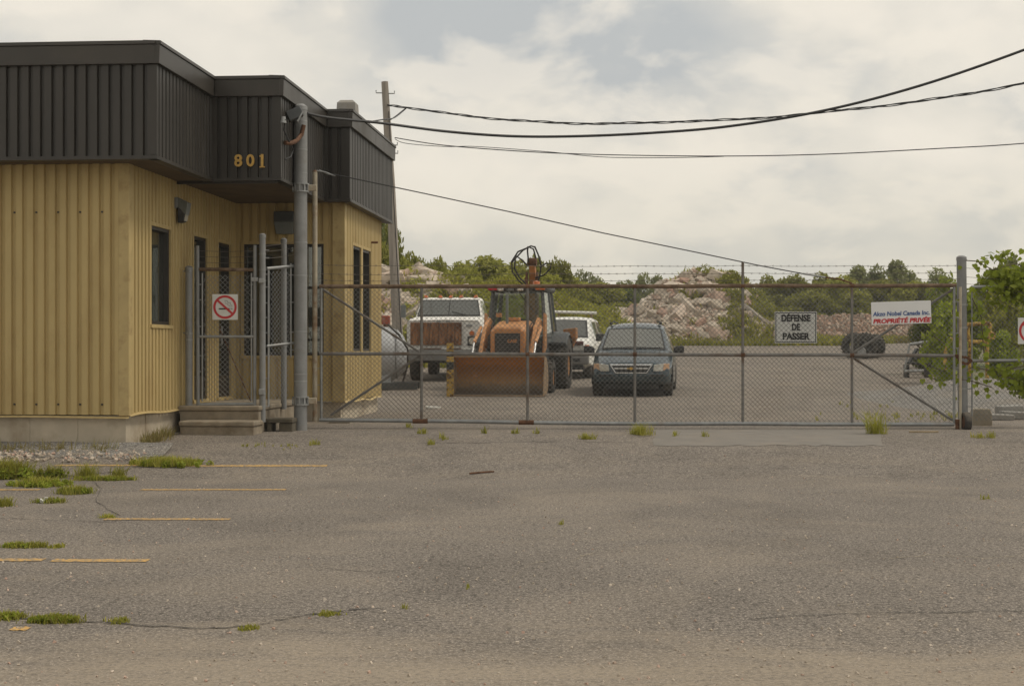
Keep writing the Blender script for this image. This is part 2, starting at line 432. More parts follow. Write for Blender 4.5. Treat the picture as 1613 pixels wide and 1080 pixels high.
M['plastic'] = mat('black plastic', (.022, .022, .023), .6, dirt=(.12, .105, .085), dirt_amt=.3, dirt_scale=4)
M['grey_plastic'] = mat('grey bumper', (.19, .185, .175), .6, var=.15, dirt=(.12, .10, .08), dirt_amt=.5)
M['lamp_glass'] = mat('clear lamp lens', (.66, .65, .60), .2, .3, var=.2, scale=14, coat=.6)
M['amber_pale'] = mat('pale amber lens', (.56, .34, .20), .35, var=.15, coat=.4)
M['amber'] = mat('amber lens', (.55, .14, .03), .35, var=.15, coat=.4)
M['orange'] = mat('loader orange paint', (.52, .245, .09), .5, var=.14, scale=4, dirt=(.17, .09, .045), dirt_amt=.7, dirt_scale=4, dirt_pos=(.45, .68))
M['bucket'] = mat('worn rusty bucket', (.40, .155, .04), .65, .1, var=.25, scale=2.5, stretch=(1, 1, 2.5), dirt=(.24, .155, .09), dirt_amt=.7, dirt_scale=2.2, dirt_pos=(.45, .68))
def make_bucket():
    m, nt, b = newmat('bucket paint graded by height')
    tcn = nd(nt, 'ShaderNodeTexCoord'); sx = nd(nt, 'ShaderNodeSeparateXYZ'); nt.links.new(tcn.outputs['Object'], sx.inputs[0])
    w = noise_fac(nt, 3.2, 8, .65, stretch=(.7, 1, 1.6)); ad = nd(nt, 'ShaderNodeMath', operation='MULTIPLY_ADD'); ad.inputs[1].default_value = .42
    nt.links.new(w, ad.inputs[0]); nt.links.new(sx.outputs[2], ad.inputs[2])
    c = ramp(nt, ad.outputs[0], [(.26, (.085, .072, .056)), (.40, (.17, .12, .07)), (.56, (.36, .20, .075)), (.80, (.37, .155, .038)), (.98, (.64, .25, .045))])  # colour by height: dark at the bottom, brown midway, orange at the top
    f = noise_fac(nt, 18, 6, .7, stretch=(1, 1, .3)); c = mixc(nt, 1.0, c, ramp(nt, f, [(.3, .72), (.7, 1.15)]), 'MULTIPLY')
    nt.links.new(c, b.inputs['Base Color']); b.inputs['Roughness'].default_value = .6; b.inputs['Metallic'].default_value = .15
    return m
M['bucket_graded'] = make_bucket()
M['bucket_edge'] = mat('worn bucket edge', (.30, .21, .13), .7, .2, var=.3)
M['mach_dark'] = mat('dark grey machine paint', (.06, .066, .068), .5, var=.15, dirt=(.15, .13, .105), dirt_amt=.4, dirt_scale=4)
M['mach_grey'] = mat('grey green machine paint', (.15, .165, .16), .5, var=.15, dirt=(.15, .13, .105), dirt_amt=.4, dirt_scale=4)
M['hose'] = mat('rubber hose', (.03, .025, .02), .7)
M['hazard'] = mat('yellow hazard paint', (.47, .30, .06), .65, var=.15, dirt=(.09, .045, .02), dirt_amt=.95, dirt_scale=11, dirt_pos=(.47, .58))
M['tank'] = mat('grey tank paint', (.43, .44, .45), .5, var=.06, dirt=(.28, .25, .21), dirt_amt=.35, dirt_scale=2)
M['seat'] = mat('seat fabric', (.26, .24, .20), .9)

# ================================================================ ground
def sheet(name, x0, x1, ys, dz, m, nx=2, parent=None, kind=None, edge=None):
    """strip that follows the ground's rise; edge(y) may return x0,x1"""
    vs, fs = [], []
    for y in ys:
        a, b = edge(y) if edge else (x0, x1)
        for i in range(nx + 1):
            vs.append((a + (b - a) * i / nx, y, g(y) + dz))
    for j in range(len(ys) - 1):
        for i in range(nx):
            k = j * (nx + 1) + i
            fs.append((k, k + 1, k + nx + 2, k + nx + 1))
    o = raw(name, vs, fs, m, parent)
    if kind: o['kind'] = kind
    return o
ground = sheet('ground', -2500, 2500, GY, -.03, M['terrain'], 2, kind='structure')
lot = sheet('pavement', -60, 60, [-40, 10] + GY[1:6], 0.0, M['asphalt'], 2, kind='structure')
yard = sheet('yard', 0, 0, GY[5:12] + [86, 92], -.002, M['yard'], 2, kind='structure',
             edge=lambda y: (-40, float(np.interp(y, [24, 30, 45, 60, 78, 92], [30, 11.2, 13.2, 16.5, 24, 28]))))
# concrete apron in front of the gate
ap = MB()
c0 = [on_ground(1030, 21.2, .004), on_ground(1392, 21.2, .004), on_ground(1392, 23.6, .004), on_ground(1000, 23.6, .004)]
sheet('concrete_apron', 0, 0, [20.15, 20.8, 21.5, 22.8], .004, M['apron'], 24, parent=lot,
      edge=lambda y: ((1032 - CX) * y / F + random.uniform(-.05, .05), (1388 - CX) * y / F))
apn = bpy.data.objects['concrete_apron'].data
for v in apn.vertices:
    if v.co.y < 20.2: v.co.y += random.uniform(-.12, .10); v.co.z = g(v.co.y) + .004
# parking lines
def strip(name, px0, px1, d0, d1, w, m, parent, dz=.004):
    n = 14; vs, fs = [], []
    for i in range(n + 1):
        t = i / n; d = d0 + (d1 - d0) * t; x = ((px0 + (px1 - px0) * t) - CX) * d / F
        jj = random.uniform(-.012, .012)
        vs += [(x, d - w / 2 + jj, g(d - w / 2) + dz), (x, d + w / 2 + jj, g(d + w / 2) + dz)]
    for i in range(n): fs.append((2 * i, 2 * i + 2, 2 * i + 3, 2 * i + 1))
    return raw(name, vs, fs, m, parent)
for a, b, y, w in ((240, 515, 18.42, .15), (86, 228, 18.46, .12), (222, 450, 15.95, .14), (-60, 62, 15.95, .13),
                   (165, 362, 13.15, .13), (-80, 68, 10.58, .13), (82, 234, 10.56, .14), (18, 46, 7.96, .10)):
    strip('parking_line', a, b, y, y, w, M['line'], lot)
def crack(pts, w, m, name='crack', dz=.005):
    vs, fs = [], []; fine = []
    for (a, b) in zip(pts[:-1], pts[1:]):
        for i in range(6):
            t = i / 6; fine.append((a[0] + (b[0] - a[0]) * t + random.uniform(-2.5, 2.5), a[1] + (b[1] - a[1]) * t + random.uniform(-1, 1)))
    fine.append(pts[-1])
    for i, (px, py) in enumerate(fine):
        d = F * EYE / (py - HY) if py > 742 else float(np.interp(py, [675, 702, 742], [23.5, 20.6, 18.4]))
        x = (px - CX) * d / F; ww = w * random.uniform(.3, 1.2)
        vs += [(x, d - ww, g(d - ww) + dz), (x + ww * .3, d + ww, g(d + ww) + dz)]
    for i in range(len(fine) - 1): fs.append((2 * i, 2 * i + 2, 2 * i + 3, 2 * i + 1))
    raw(name, vs, fs, m, lot)
crack([(-10, 972), (60, 975), (140, 979), (230, 985), (320, 990), (400, 986), (470, 970), (540, 962), (600, 958)], .011, M['crack'])
crack([(-10, 742), (60, 750), (130, 752), (210, 744), (290, 732)], .03, M['crack'])
crack([(0, 816), (60, 818), (150, 822), (240, 818)], .008, M['crack'])
crack([(1180, 975), (1260, 970), (1350, 966), (1480, 964), (1620, 962)], .006, M['crack'])
crack([(800, 918), (815, 903), (835, 888), (860, 884)], .010, M['pale_crack'])
crack([(898, 886), (915, 876), (932, 872), (950, 860)], .010, M['pale_crack'])
crack([(872, 838), (884, 830)], .009, M['pale_crack'])
crack([(660, 706), (760, 704), (880, 702), (1000, 704)], .014, M['crack'])
crack([(1000, 760), (1060, 772), (1130, 768), (1240, 780), (1330, 776)], .006, M['crack'])
crack([(1240, 780), (1250, 800), (1290, 822), (1300, 850)], .005, M['crack'])
crack([(420, 905), (520, 896), (600, 902), (690, 890), (760, 893)], .005, M['crack'])
crack([(140, 752), (160, 770), (150, 790), (190, 812)], .008, M['crack'])
crack([(300, 840), (330, 828), (345, 822)], .006, M['crack'])
crack([(1400, 880), (1470, 874), (1560, 880), (1620, 872)], .005, M['pale_crack'])
crack([(560, 755), (640, 733), (672, 722), (700, 712)], .007, M['crack'])

# ================================================================ siding
def ribbed(mb, p0, U, N, L, z0, z1, openings=(), pitch=.147, depth=.038, flat=.60, start=0.0):
    """ribbed sheet on the line p0 + s*U, ribs proud along N; openings = (s0,s1,z0,z1)"""
    p0, U, N = Vector(p0), Vector(U), Vector(N)
    sl = .012
    brk = []
    s = -start
    while s < L:
        for q, h in ((0, 1), (pitch * flat, 1), (pitch * flat + sl, 0), (pitch - sl, 0)):
            brk.append((s + q, h))
        s += pitch
    brk.append((s, 1))
    def h_at(t):
        for (a, ha), (b, hb) in zip(brk[:-1], brk[1:]):
            if a <= t <= b: return ha + (hb - ha) * (t - a) / max(b - a, 1e-9)
        return 1
    cuts = sorted(set([round(b[0], 5) for b in brk if 0 < b[0] < L] + [0, L] + [round(v, 5) for o in openings for v in (o[0], o[1])]))
    for a, b in zip(cuts[:-1], cuts[1:]):
        m = (a + b) / 2
        segs = [(z0, z1)]
        for o in openings:
            if o[0] < m < o[1]:
                ns = []
                for (q0, q1) in segs:
                    if o[2] > q0: ns.append((q0, min(o[2], q1)))
                    if o[3] < q1: ns.append((max(o[3], q0), q1))
                segs = ns
        pa = p0 + U * a + N * (h_at(a) * depth); pb = p0 + U * b + N * (h_at(b) * depth)
        for q0, q1 in segs:
            mb.quad((pa.x, pa.y, q0), (pb.x, pb.y, q0), (pb.x, pb.y, q1), (pa.x, pa.y, q1))
    return mb

# ================================================================ the building (u right along the front, v back along the side)
TH = .0804
A = Vector((-5.03, 19.9, 0))
bld = thing('office_building', (A.x, A.y, 0), 'low ochre metal sided office with dark brown ribbed fascia, numbered 801', 'building', rz=-TH)
ZB, ZS, ZC, ZT = .62, 3.90, 5.08, 5.37
UW, VR, VE, LW = 1.812, 5.39, 9.02, 9.0
win1 = (.91, 1.77, 1.82, 3.17); door1 = (2.92, 3.62, .72, 3.18); door2 = (4.27, 4.99, .72, 3.18)
def bt(u, v): return Vector((u, v, 0))
wall_specs = []
w = ribbed(MB(), (-LW, 0, 0), (1, 0, 0), (0, -1, 0), LW - .09, ZB, ZS, pitch=.1475, flat=.55)
w.build('front_wall', M['yellow'], bld)
w = ribbed(MB(), (0, .09, 0), (0, 1, 0), (1, 0, 0), VR - .09, ZB, ZS, [(o[0] - .09, o[1] - .09, o[2], o[3]) for o in (win1, door1, door2)], flat=.55)
sidew = w.build('side_wall', M['yellow'], bld)
rw = (.16, 1.50, 1.38, 3.22)
w = ribbed(MB(), (0, VR, 0), (1, 0, 0), (0, -1, 0), UW - .16, ZB, ZS, [rw], pitch=.149, flat=.55)
recw = w.build('recessed_wall', M['yellow'], bld)
tw = [(6.13, 6.90, 1.45, 3.25), (7.08, 7.86, 1.45, 3.25)]
w = ribbed(MB(), (UW, VR + .09, 0), (0, 1, 0), (1, 0, 0), VE - VR - .09, ZB, ZS, [(o[0] - VR - .09, o[1] - VR - .09, o[2], o[3]) for o in tw], flat=.55)
endw = w.build('end_wall', M['yellow'], bld)
# hidden walls close the block
MB().bb(-LW, UW - .05, VE - .05, VE, ZB, ZS).bb(-LW - .05, -LW, 0, VE, ZB, ZS).build('back_wall', M['yellow_trim'], bld)
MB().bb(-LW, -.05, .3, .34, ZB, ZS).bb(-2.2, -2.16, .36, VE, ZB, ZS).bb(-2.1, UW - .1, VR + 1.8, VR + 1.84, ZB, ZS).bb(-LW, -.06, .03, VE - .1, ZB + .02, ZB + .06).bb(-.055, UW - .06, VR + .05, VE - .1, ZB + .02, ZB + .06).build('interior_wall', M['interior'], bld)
q = MB()
for zr_ in (.755, 3.27):
    for k in range(30):
        u_ = -LW + .1475 * (2 * k + .78); 
        if u_ < -.15: q.box((u_, -.006, zr_), (.022, .012, .022))
o = q.build('siding_screws', M['frame'], bld); o['kind'] = 'stuff'
# corner trims
MB().bb(-.10, .046, -.046, .10, ZB - .015, ZS).build('corner_trim', M['yellow_trim'], bld, bevel=.012)
MB().bb(UW - .17, UW + .046, VR - .046, VR + .10, ZB - .012, ZS).build('corner_trim', M['yellow_trim'], bld, bevel=.012)
# drip flashing under the siding, bent and loose here and there
def wavy(pts, h, d, name):
    mb = MB(); n = 26; ring = []
    for i in range(n + 1):
        t = i / n; p = Vector(pts[0]).lerp(Vector(pts[1]), t); k = .012 * math.sin(t * 17) + .02 * math.sin(t * 5 + 1)
        o = Vector(d) * (1 + 6 * max(0, k))
        ring.append([p + Vector((0, 0, k)), p + o + Vector((0, 0, k - h)), p + o + Vector((0, 0, k - h - .006)), p + Vector((0, 0, k - .006))])
    mb.loft(ring); return mb.build(name, M['yellow_trim'], bld)
wavy(((-LW, -.026, ZB + .005), (.04, -.026, ZB - .005)), .02, (0, -.03, 0), 'drip_flashing')
wavy(((.026, -.03, ZB - .008), (.026, VR, ZB + .012)), .025, (.035, 0, 0), 'drip_flashing')
wavy(((UW + .026, VR - .04, ZB - .01), (UW + .026, VE, ZB + .015)), .025, (.035, 0, 0), 'drip_flashing')
# foundation in pours with joints
fo = bpy.data.objects.new('foundation', None)
def found(u0, u1, v0, v1, axis, name='foundation_panel'):
    n = max(1, round((u1 - u0 if axis == 'u' else v1 - v0) / .62))
    for i in range(n):
        j = random.uniform(-.012, .012)
        if axis == 'u':
            a = u0 + (u1 - u0) * i / n; b = u0 + (u1 - u0) * (i + 1) / n
            MB().bb(a + .0015, b - .0015, v0 + j * .4, v1, -.1, ZB - .012).build(name, M['foundation'], bld, bevel=.004, seg=1)
        else:
            a = v0 + (v1 - v0) * i / n; b = v0 + (v1 - v0) * (i + 1) / n
            MB().bb(u0, u1 + j * .4, a + .0015, b - .0015, -.1, ZB - .012).build(name, M['foundation'], bld, bevel=.004, seg=1)
bpy.data.objects.remove(fo)
found(-5.2, -.02, .03, .22, 'u'); found(-.2, -.035, .24, VR, 'v'); found(-.02, UW - .04, VR + .04, VR + .2, 'u'); found(UW - .24, UW - .035, VR + .22, VE, 'v')
# fascia: plan outline of the overhang, stepping right twice
FP = [(-LW - .5, -.58), (.58, -.58), (.58, 1.95), (1.58, 1.95), (1.58, 5.0), (2.0, 5.0), (2.0, 9.4), (-LW - .5, 9.4)]
for i in range(6):
    a, b = Vector((*FP[i], 0)), Vector((*FP[i + 1], 0))
    U = (b - a).normalized(); N = Vector((U.y, -U.x, 0)); L = (b - a).length
    vert = abs(U.y) > .5
    inn = (i in (1, 3)); # side runs that end in an inner corner
    s0 = .0
    ribbed(MB(), a - N * .042, U, N, L, ZS + .02, ZC + .02, pitch=.149, depth=.042, flat=.60, start=.02).build('fascia_panel', M['brown'], bld)
    # cap band, two thicknesses and a thin bead
    q = MB()
    ext0 = .055 if i in (1, 3, 5) else 0; ext1 = .055 if i in (0, 2, 4) else (0 if i in (1, 3) else .05)
    st = a + U * (.058 if i in (2, 4) else 0); en = b
    npan = max(1, round((en - st).length / 2.6))
    for k in range(npan):
        pa = st + (en - st) * (k / npan) + U * .003; pb = st + (en - st) * ((k + 1) / npan) - U * .003
        if k == 0 and i in (1, 3, 5): pa = pa - U * .052
        if k == npan - 1 and i in (0, 2, 4): pb = pb + U * .0
        MB().prism([pa - N * .1 + Vector((0, 0, ZC)), pa + N * .05 + Vector((0, 0, ZC)), pa + N * .058 + Vector((0, 0, ZT - .05)), pa - N * .1 + Vector((0, 0, ZT - .05))],
                   (0, 0, 0), pb - pa).build('cap_band', M['brown_band'], bld, bevel=.004, seg=1)
        MB().prism([pa - N * .16 + Vector((0, 0, ZT - .048)), pa + N * .075 + Vector((0, 0, ZT - .048)), pa + N * .07 + Vector((0, 0, ZT)), pa - N * .16 + Vector((0, 0, ZT + .01))],
                   (0, 0, 0), pb - pa).build('cap_flashing', M['brown_band'], bld, bevel=.004, seg=1)
    MB().prism([a - N * .12 + Vector((0, 0, ZS - .02)), a + N * .012 + Vector((0, 0, ZS - .02)), a + N * .012 + Vector((0, 0, ZS + .025)), a - N * .12 + Vector((0, 0, ZS + .025))],
               (0, 0, 0), (b - a) + (U * .012 if i in (0, 2, 4) else Vector())).build('drip_edge', M['brown'], bld)
for (cx_, cy_) in ((.58, -.58), (1.58, 1.95), (2.0, 5.0)):
    MB().bb(cx_ - .07, cx_ + .006, cy_ - .006, cy_ + .07, ZS + .03, ZC - .002).build('fascia_corner_trim', M['brown'], bld)
inset = [(x - (.02 if x > 0 else -.02), y + .02) for x, y in FP]
MB().prism([(x, y, 0) for x, y in inset], (0, 0, ZS - .004), (0, 0, ZS + .014)).build('soffit', M['soffit'], bld)
MB().prism([(x, y, 0) for x, y in inset], (0, 0, ZT - .16), (0, 0, ZT - .08)).build('roof', M['roof'], bld)
# dark beam below the soffit seam
MB().bb(.05, 1.5, 2.02, 2.06, ZS - .05, ZS - .006).build('soffit_seam', M['brown'], bld)
# roof vent
MB().loft([[(1.55 + dx * s * .8, 7.2 + dy * s * .8, z) for dx, dy in ((-.2, -.2), (.2, -.2), (.2, .2), (-.2, .2))] for z, s in ((ZT - .1, .95), (ZT + .14, .95), (ZT + .17, 1.1), (ZT + .45, 1.0), (ZT + .5, .7))]).build('roof_vent', M['concrete_grey'], bld)

def window(parent_wall, o, plane, axis, out, name='window', mullions=(), blinds=False, depth=.10):
    """o=(s0,s1,z0,z1); axis 'v': plane is u, s runs along v, outside +u.  axis 'u': plane is v, outside -v"""
    s0, s1, z0, z1 = o; t = .045
    def bx(mb, a, b, c, d, d0, d1):
        if axis == 'v': return mb.bb(plane + d0, plane + d1, a, b, c, d)
        return mb.bb(a, b, plane - d1, plane - d0, c, d)
    fr = MB()
    bx(fr, s0, s0 + t, z0, z1, -depth, .012); bx(fr, s1 - t, s1, z0, z1, -depth, .012)
    bx(fr, s0 + t, s1 - t, z1 - t, z1, -depth, .012); bx(fr, s0 + t, s1 - t, z0, z0 + t, -depth, .012)
    for mu in mullions: bx(fr, mu - .022, mu + .022, z0 + t, z1 - t, -depth, -.02)
    f = fr.build(name, M['frame'], bld)
    pg = MB()
    edges = [s0 + t] + [m_ for m_ in mullions] + [s1 - t]
    for a, b in zip(edges[:-1], edges[1:]):
        bx(MB(), 0, 0, 0, 0, 0, 0)
        q = MB(); bx(q, a + (.022 if a != s0 + t else 0), b - (.022 if b != s1 - t else 0), z0 + t, z1 - t, -.062, -.055)
        q.build('pane', M['glass'], f)
    tr = MB()
    bx(tr, s0 - .05, s1 + .05, z1, z1 + .05, -.02, .036); bx(tr, s0 - .05, s0, z0, z1, -.02, .033); bx(tr, s1, s1 + .05, z0, z1, -.02, .033)
    tr.build('surround', M['yellow_trim'], f)
    sl_ = MB(); bx(sl_, s0 - .06, s1 + .06, z0 - .05, z0 - .002, -.05, .055); sl_.build('sill', M['yellow_trim'], f)
    if blinds:
        b_ = MB(); k = s0 + .06
        while k < s1 - .1:
            bx(b_, k, k + .06, z0 + .06, z1 - .06, -.115 - .02 * (int(k * 100) % 3) / 3, -.105); k += .075
        b_.build('blinds', M['blind'], f)
    return f
window(sidew, win1, 0, 'v', 1, blinds=True)
window(recw, rw, VR, 'u', 1, mullions=(.86,))
window(endw, tw[0], UW, 'v', 1); window(endw, tw[1], UW, 'v', 1)
# glazed doors in the side wall
for d in (door1, door2):
    f = window(sidew, d, 0, 'v', 1, name='door')
    MB().bb(-.09, .0, d[0] + .045, d[1] - .045, d[2] + .045, d[2] + .35).build('kick_panel', M['frame'], f)
    MB().tube([(.05, d[0] + .14, 1.55), (.05, d[0] + .14, 1.85)], .014).build('handle', M['galv'], f)
# house number
for ch, u in (('8', .98), ('0', 1.155), ('1', 1.325)):
    text('numeral', ch, .235, M['gold'], bld, (u, 1.95 - .05, 4.155), bold=.006, extrude=.012)
MB().bb(1.288, 1.362, 1.889, 1.912, 4.062, 4.078).bb(1.288, 1.32, 1.889, 1.912, 4.215, 4.232).build('numeral_serif', M['gold'], bld)
# small pipe stub on the end wall
MB().tube([(UW, 7.9, 3.42), (UW + .16, 7.9, 3.42)], .02).build('drain_stub', M['rust'], bld)

def bl(u, v, z):
    return Vector((A.x + u * math.cos(TH) + v * math.sin(TH), A.y - u * math.sin(TH) + v * math.cos(TH), z))
# flood lamp on the side wall
t = thing('flood_lamp', bl(.03, 2.05, 3.42), 'old hooded wall flood lamp above the window on the ochre side wall', 'lamp', rz=-TH); t.scale = (.75, .75, .8)
MB().bb(-.02, .05, -.10, .10, .10, .30).build('back_box', M['galv_dull'], t, bevel=.01)
MB().loft([[(.05, -.09, .30), (.05, .09, .30), (.05, .09, .12), (.05, -.09, .12)], [(.26, -.12, .20), (.26, .12, .20), (.22, .12, -.02), (.22, -.12, -.02)]]).build('hood', M['mach_grey'], t, bevel=.008)
MB().loft([[(.06, -.11, .12), (.06, .11, .12), (.06, .11, -.16), (.06, -.11, -.16)], [(.20, -.10, .04), (.20, .10, .04), (.17, .10, -.14), (.17, -.10, -.14)]]).build('housing', M['plastic'], t, bevel=.01)
MB().box((.20, 0, -.05), (.012, .17, .15), (0, R(10), 0)).build('lens', M['lamp_glass'], t)
t = thing('wall_pack_lamp', bl(.86, VR - .035, 3.42), 'boxy lamp on the recessed wall under the deep soffit', 'lamp', rz=-TH)
MB().bb(-.17, .17, -.13, .0, .16, .33).build('housing', M['mach_dark'], t, bevel=.015)
MB().loft([[(-.17, -.13, .158), (.17, -.13, .158), (.17, 0, .158), (-.17, 0, .158)], [(-.14, -.08, -.04), (.14, -.08, -.04), (.14, 0, -.04), (-.14, 0, -.04)]]).build('lens', M['mach_grey'], t, bevel=.01)

# ---------------------------------------------------------------- steps
t = thing('concrete_steps', bl(.45, 1.9, .18), 'worn concrete entrance steps below the pedestrian gate', 'steps', rz=-TH)
def stepbox(u0, u1, v0, v1, z0, z1, name):
    o = bl(.45, 1.9, 0)
    mb = MB(); mb.bb(u0 - .45, u1 - .45, v0 - 1.9, v1 - 1.9, z0 - .18, z1 - .075 - .18)
    b = mb.build(name, M['step_concrete'], t, bevel=.01)
    MB().bb(u0 - .45 - .02, u1 - .45 + .02, v0 - 1.9 - .03, v1 - 1.9, z1 - .073 - .18, z1 - .18).build('tread', M['step_concrete'], b, bevel=.022, seg=3)
stepbox(.22, 1.27, 1.62, 2.10, -.1, .465, 'step')
stepbox(.06, 1.22, 2.12, 5.2, -.1, .665, 'step')
# ---- small concrete steps at the recess behind the gate
t2 = thing('side_steps', bl(2.0, 4.9, .2), 'low crumbling concrete steps behind the gate at the building corner', 'steps', rz=-TH)
MB().bb(-.3, .05, -.1, .45, -.2, .16).build('step', M['concrete'], t2, bevel=.02)
MB().bb(-.32, .42, -.42, -.08, -.2, .05).build('step', M['concrete'], t2, bevel=.02)
# ---- hollow block by the steps
t3 = thing('hollow_block', P(438, 682, 22.3), 'dark weathered hollow concrete block between the steps and the tall post', 'concrete block', rz=-.1)
cb = MB().bb(-.16, .24, -.1, .22, .155, .22).bb(-.15, -.08, -.08, .2, 0, .153).bb(.03, .23, -.07, .2, 0, .153)
cb.build('block', M['dark_block'], t3, bevel=.012)

# ================================================================ fences
GL, GR = Vector(((500 - CX) * 23.15 / F, 23.15, 0)), Vector(((1506 - CX) * 22.95 / F, 22.95, 0))
def gp(px, py, off=0.0, a=GL, b=GR):
    """point on the vertical plane through a-b seen at a pixel, moved towards the camera by off"""
    k = (px - CX) / F; dx, dy = b.x - a.x, b.y - a.y
    t = (k * a.y - a.x) / (dx - k * dy)
    y = a.y + t * dy; x = a.x + t * dx
    n = Vector((dy, -dx, 0)).normalized()
    q = Vector((x, y, EYE + (HY - py) * y / F)) + n * off
    return q
def chain_link(a, b, z0a, z1a, z0b, z1b, parent, r=.0031, cell=.0509, name='chain_link', m=None):
    """two families of diagonal wires clipped to the panel a-b"""
    a = Vector(a); b = Vector(b); L = (Vector((b.x, b.y)) - Vector((a.x, a.y))).length
    U = Vector((b.x - a.x, b.y - a.y, 0)).normalized(); N = Vector((U.y, -U.x, 0))
    step = cell * math.sqrt(2)
    mb = MB()
    zb = lambda s: z0a + (z0b - z0a) * s / L
    ztp = lambda s: z1a + (z1b - z1a) * s / L
    H = max(z1a - z0a, z1b - z0b); zmin = min(z0a, z0b)
    for sg in (1, -1):
        c = -H - .2 if sg == 1 else 0.0
        while c < L + (0 if sg == 1 else H + .2):
            # s = c + sg*(z - zmin)
            pts = []
            n = 40
            for i in range(n + 1):
                z = zmin + (H + .1) * i / n; s = c + sg * (z - zmin)
                if 0 <= s <= L and zb(s) <= z <= ztp(s): pts.append((s, z))
            if len(pts) >= 2:
                (s0, q0), (s1, q1) = pts[0], pts[-1]
                w = .02 * math.sin(c * 1.7)
                mid = ((s0 + s1) / 2, (q0 + q1) / 2)
                P0, P1 = (a + U * s0 + N * (sg * r * .9)), (a + U * s1 + N * (sg * r * .9))
                PM = (P0 + P1) / 2 + N * (.012 * math.sin(c * 2.1 + .3))
                mb.tube([(P0.x, P0.y, q0), (PM.x, PM.y, mid[1]), (P1.x, P1.y, q1)], r, 3, cap=False)
            c += step
    return mb.build(name, m or M['wire'], parent, world=True)

# ---- big hinge post with its clamps
t = thing('gate_post', on_ground(473.5, 22.55), 'tall thick grey steel hinge post carrying the sliding gate mast', 'post')
d0 = 22.55
pp = lambda px, py, d=d0: P(px, py, d)
b0 = on_ground(473.5, d0)
post_o = MB().tube([b0 + Vector((0, 0, -.1)), pp(473.5, 172)], .098, 24).build('post', M['galv_dull'], t, world=True, smooth=True)
MB().tube([pp(473.5, 174), pp(473.5, 168), pp(473.5, 164)], [.104, .10, .05], 24).build('post_cap', M['galv_dull'], t, world=True, smooth=True)
for py in (191, 236, 273, 382, 434, 522, 589, 600):
    MB().tube([pp(473.5, py + 1), pp(473.5, py - 1)], .1005, 24).build('strap', M['galv'], t, world=True)
for py in (296, 631):
    c = pp(473.5, py)
    q = MB().tube([c + Vector((0, 0, -.065)), c + Vector((0, 0, -.045))], .125, 20).tube([c + Vector((0, 0, .045)), c + Vector((0, 0, .065))], .125, 20)
    for k in range(5):
        w_ = -math.pi * (k + .5) / 5 
        q.box(c + Vector((math.cos(w_) * .115, math.sin(w_) * .115, 0)), (.02, .02, .10), (0, 0, w_))
    q.build('hinge_clamp', M['galv'], t, world=True)
    MB().box(c + Vector((.17, 0, 0)), (.14, .05, .09)).build('hinge_arm', M['pipe_beige'], t, world=True, bevel=.008)
# lamp arm: curved rusty conduit and the angled sensor box near the top
MB().tube([pp(449, 225, 21.88), pp(458, 226, 21.98), pp(467, 222, 22.2), pp(475, 212, d0 - .13), pp(478.5, 197, d0 - .13)], .032, 10).build('conduit', M['rust'], t, world=True, smooth=True)
MB().box(pp(464, 180, 22.12), (.22, .16, .15), (0, R(-25), R(10))).build('junction_box', M['mach_dark'], t, world=True, bevel=.012)
MB().box(pp(473.5, 183, 22.12), (.02, .13, .20), (0, R(28), R(10))).build('box_cover', M['galv'], t, world=True)
wp = [pp(449, 188, 21.7), pp(447, 205, 21.75), pp(455, 222, 21.9), pp(462, 236, 22.1), pp(458, 247, 22.0), pp(449, 251, 21.8)]
MB().tube(wp, .012, 6).build('loose_wire', M['cable'], t, world=True)
MB().tube([pp(446.5, 194, 21.72), pp(446.5, 184, 21.72)], [.045, .03], 10).build('insulator', M['galv'], t, world=True)

# ---- main gate
gate = thing('sliding_gate', gp(1000, 672), 'wide rusty chain link vehicle gate across the yard entrance', 'gate')
def gt(pts, r, m, name, n=8, off=0.0, **k):
    return MB().tube([gp(*p, off) for p in pts], r, n).build(name, m, gate, world=True, smooth=True, **k)
TOP = lambda x: float(np.interp(x, [500, 1000, 1506], [451, 451, 449.5]))
MID = lambda x: float(np.interp(x, [500, 1000, 1506], [557, 558, 560]))
BOT = lambda x: float(np.interp(x, [500, 1000, 1506], [661, 667, 668]))
def railpts(fn, x0, x1, n=9):
    return [(x0 + (x1 - x0) * i / n, fn(x0 + (x1 - x0) * i / n) + (random.uniform(-.5, .5) if 0 < i < n else 0)) for i in range(n + 1)]
gt(railpts(TOP, 503, 1506), .030, M['rusty'], 'top_rail', off=.0)
gt(railpts(MID, 503, 1503), .026, M['rail'], 'middle_rail')
gt(railpts(BOT, 503, 1503), .030, M['galv'], 'bottom_rail')
for x, top, m in ((506, 451, 'galv'), (664, 451, 'rail'), (831, 451, 'rail'), (1000, 451, 'rail'), (1170, 413, 'rail'), (1342, 446, 'rail'), (1503, 451, 'galv')):
    gt([(x, BOT(x)), (x, top)], .021, M[m], 'upright')
mast = gt([(496, 664), (496, 270)], .038, M['pipe_beige'], 'mast', off=.0, n=14)
MB().tube([gp(496, 271), gp(496, 268)], [.042, .02], 12).build('mast_cap', M['rust'], gate, world=True)
for a, b in (((507, 455), (662, 555)), ((662, 560), (520, 654)), ((1344, 556), (1500, 457)), ((1344, 563), (1502, 662))):
    gt([a, b], .019, M['rail'], 'brace', off=-.045)
for x in (664, 831):
    gt([(x - 14, BOT(x)), (x + 10, BOT(x))], .036, M['rust'], 'rusty_sleeve')
for x in (831, 1000, 1170, 1342):
    for fy in (TOP, MID): gt([(x - 3, fy(x)), (x + 3, fy(x))], .034, M['rust'], 'fitting')
for py in (475, 500, 525, 548, 580, 606, 632):
    gt([(1500, py), (1513, py)], .006, M['galv'], 'tie', n=5); gt([(494, py), (508, py)], .006, M['galv'], 'tie', n=5)
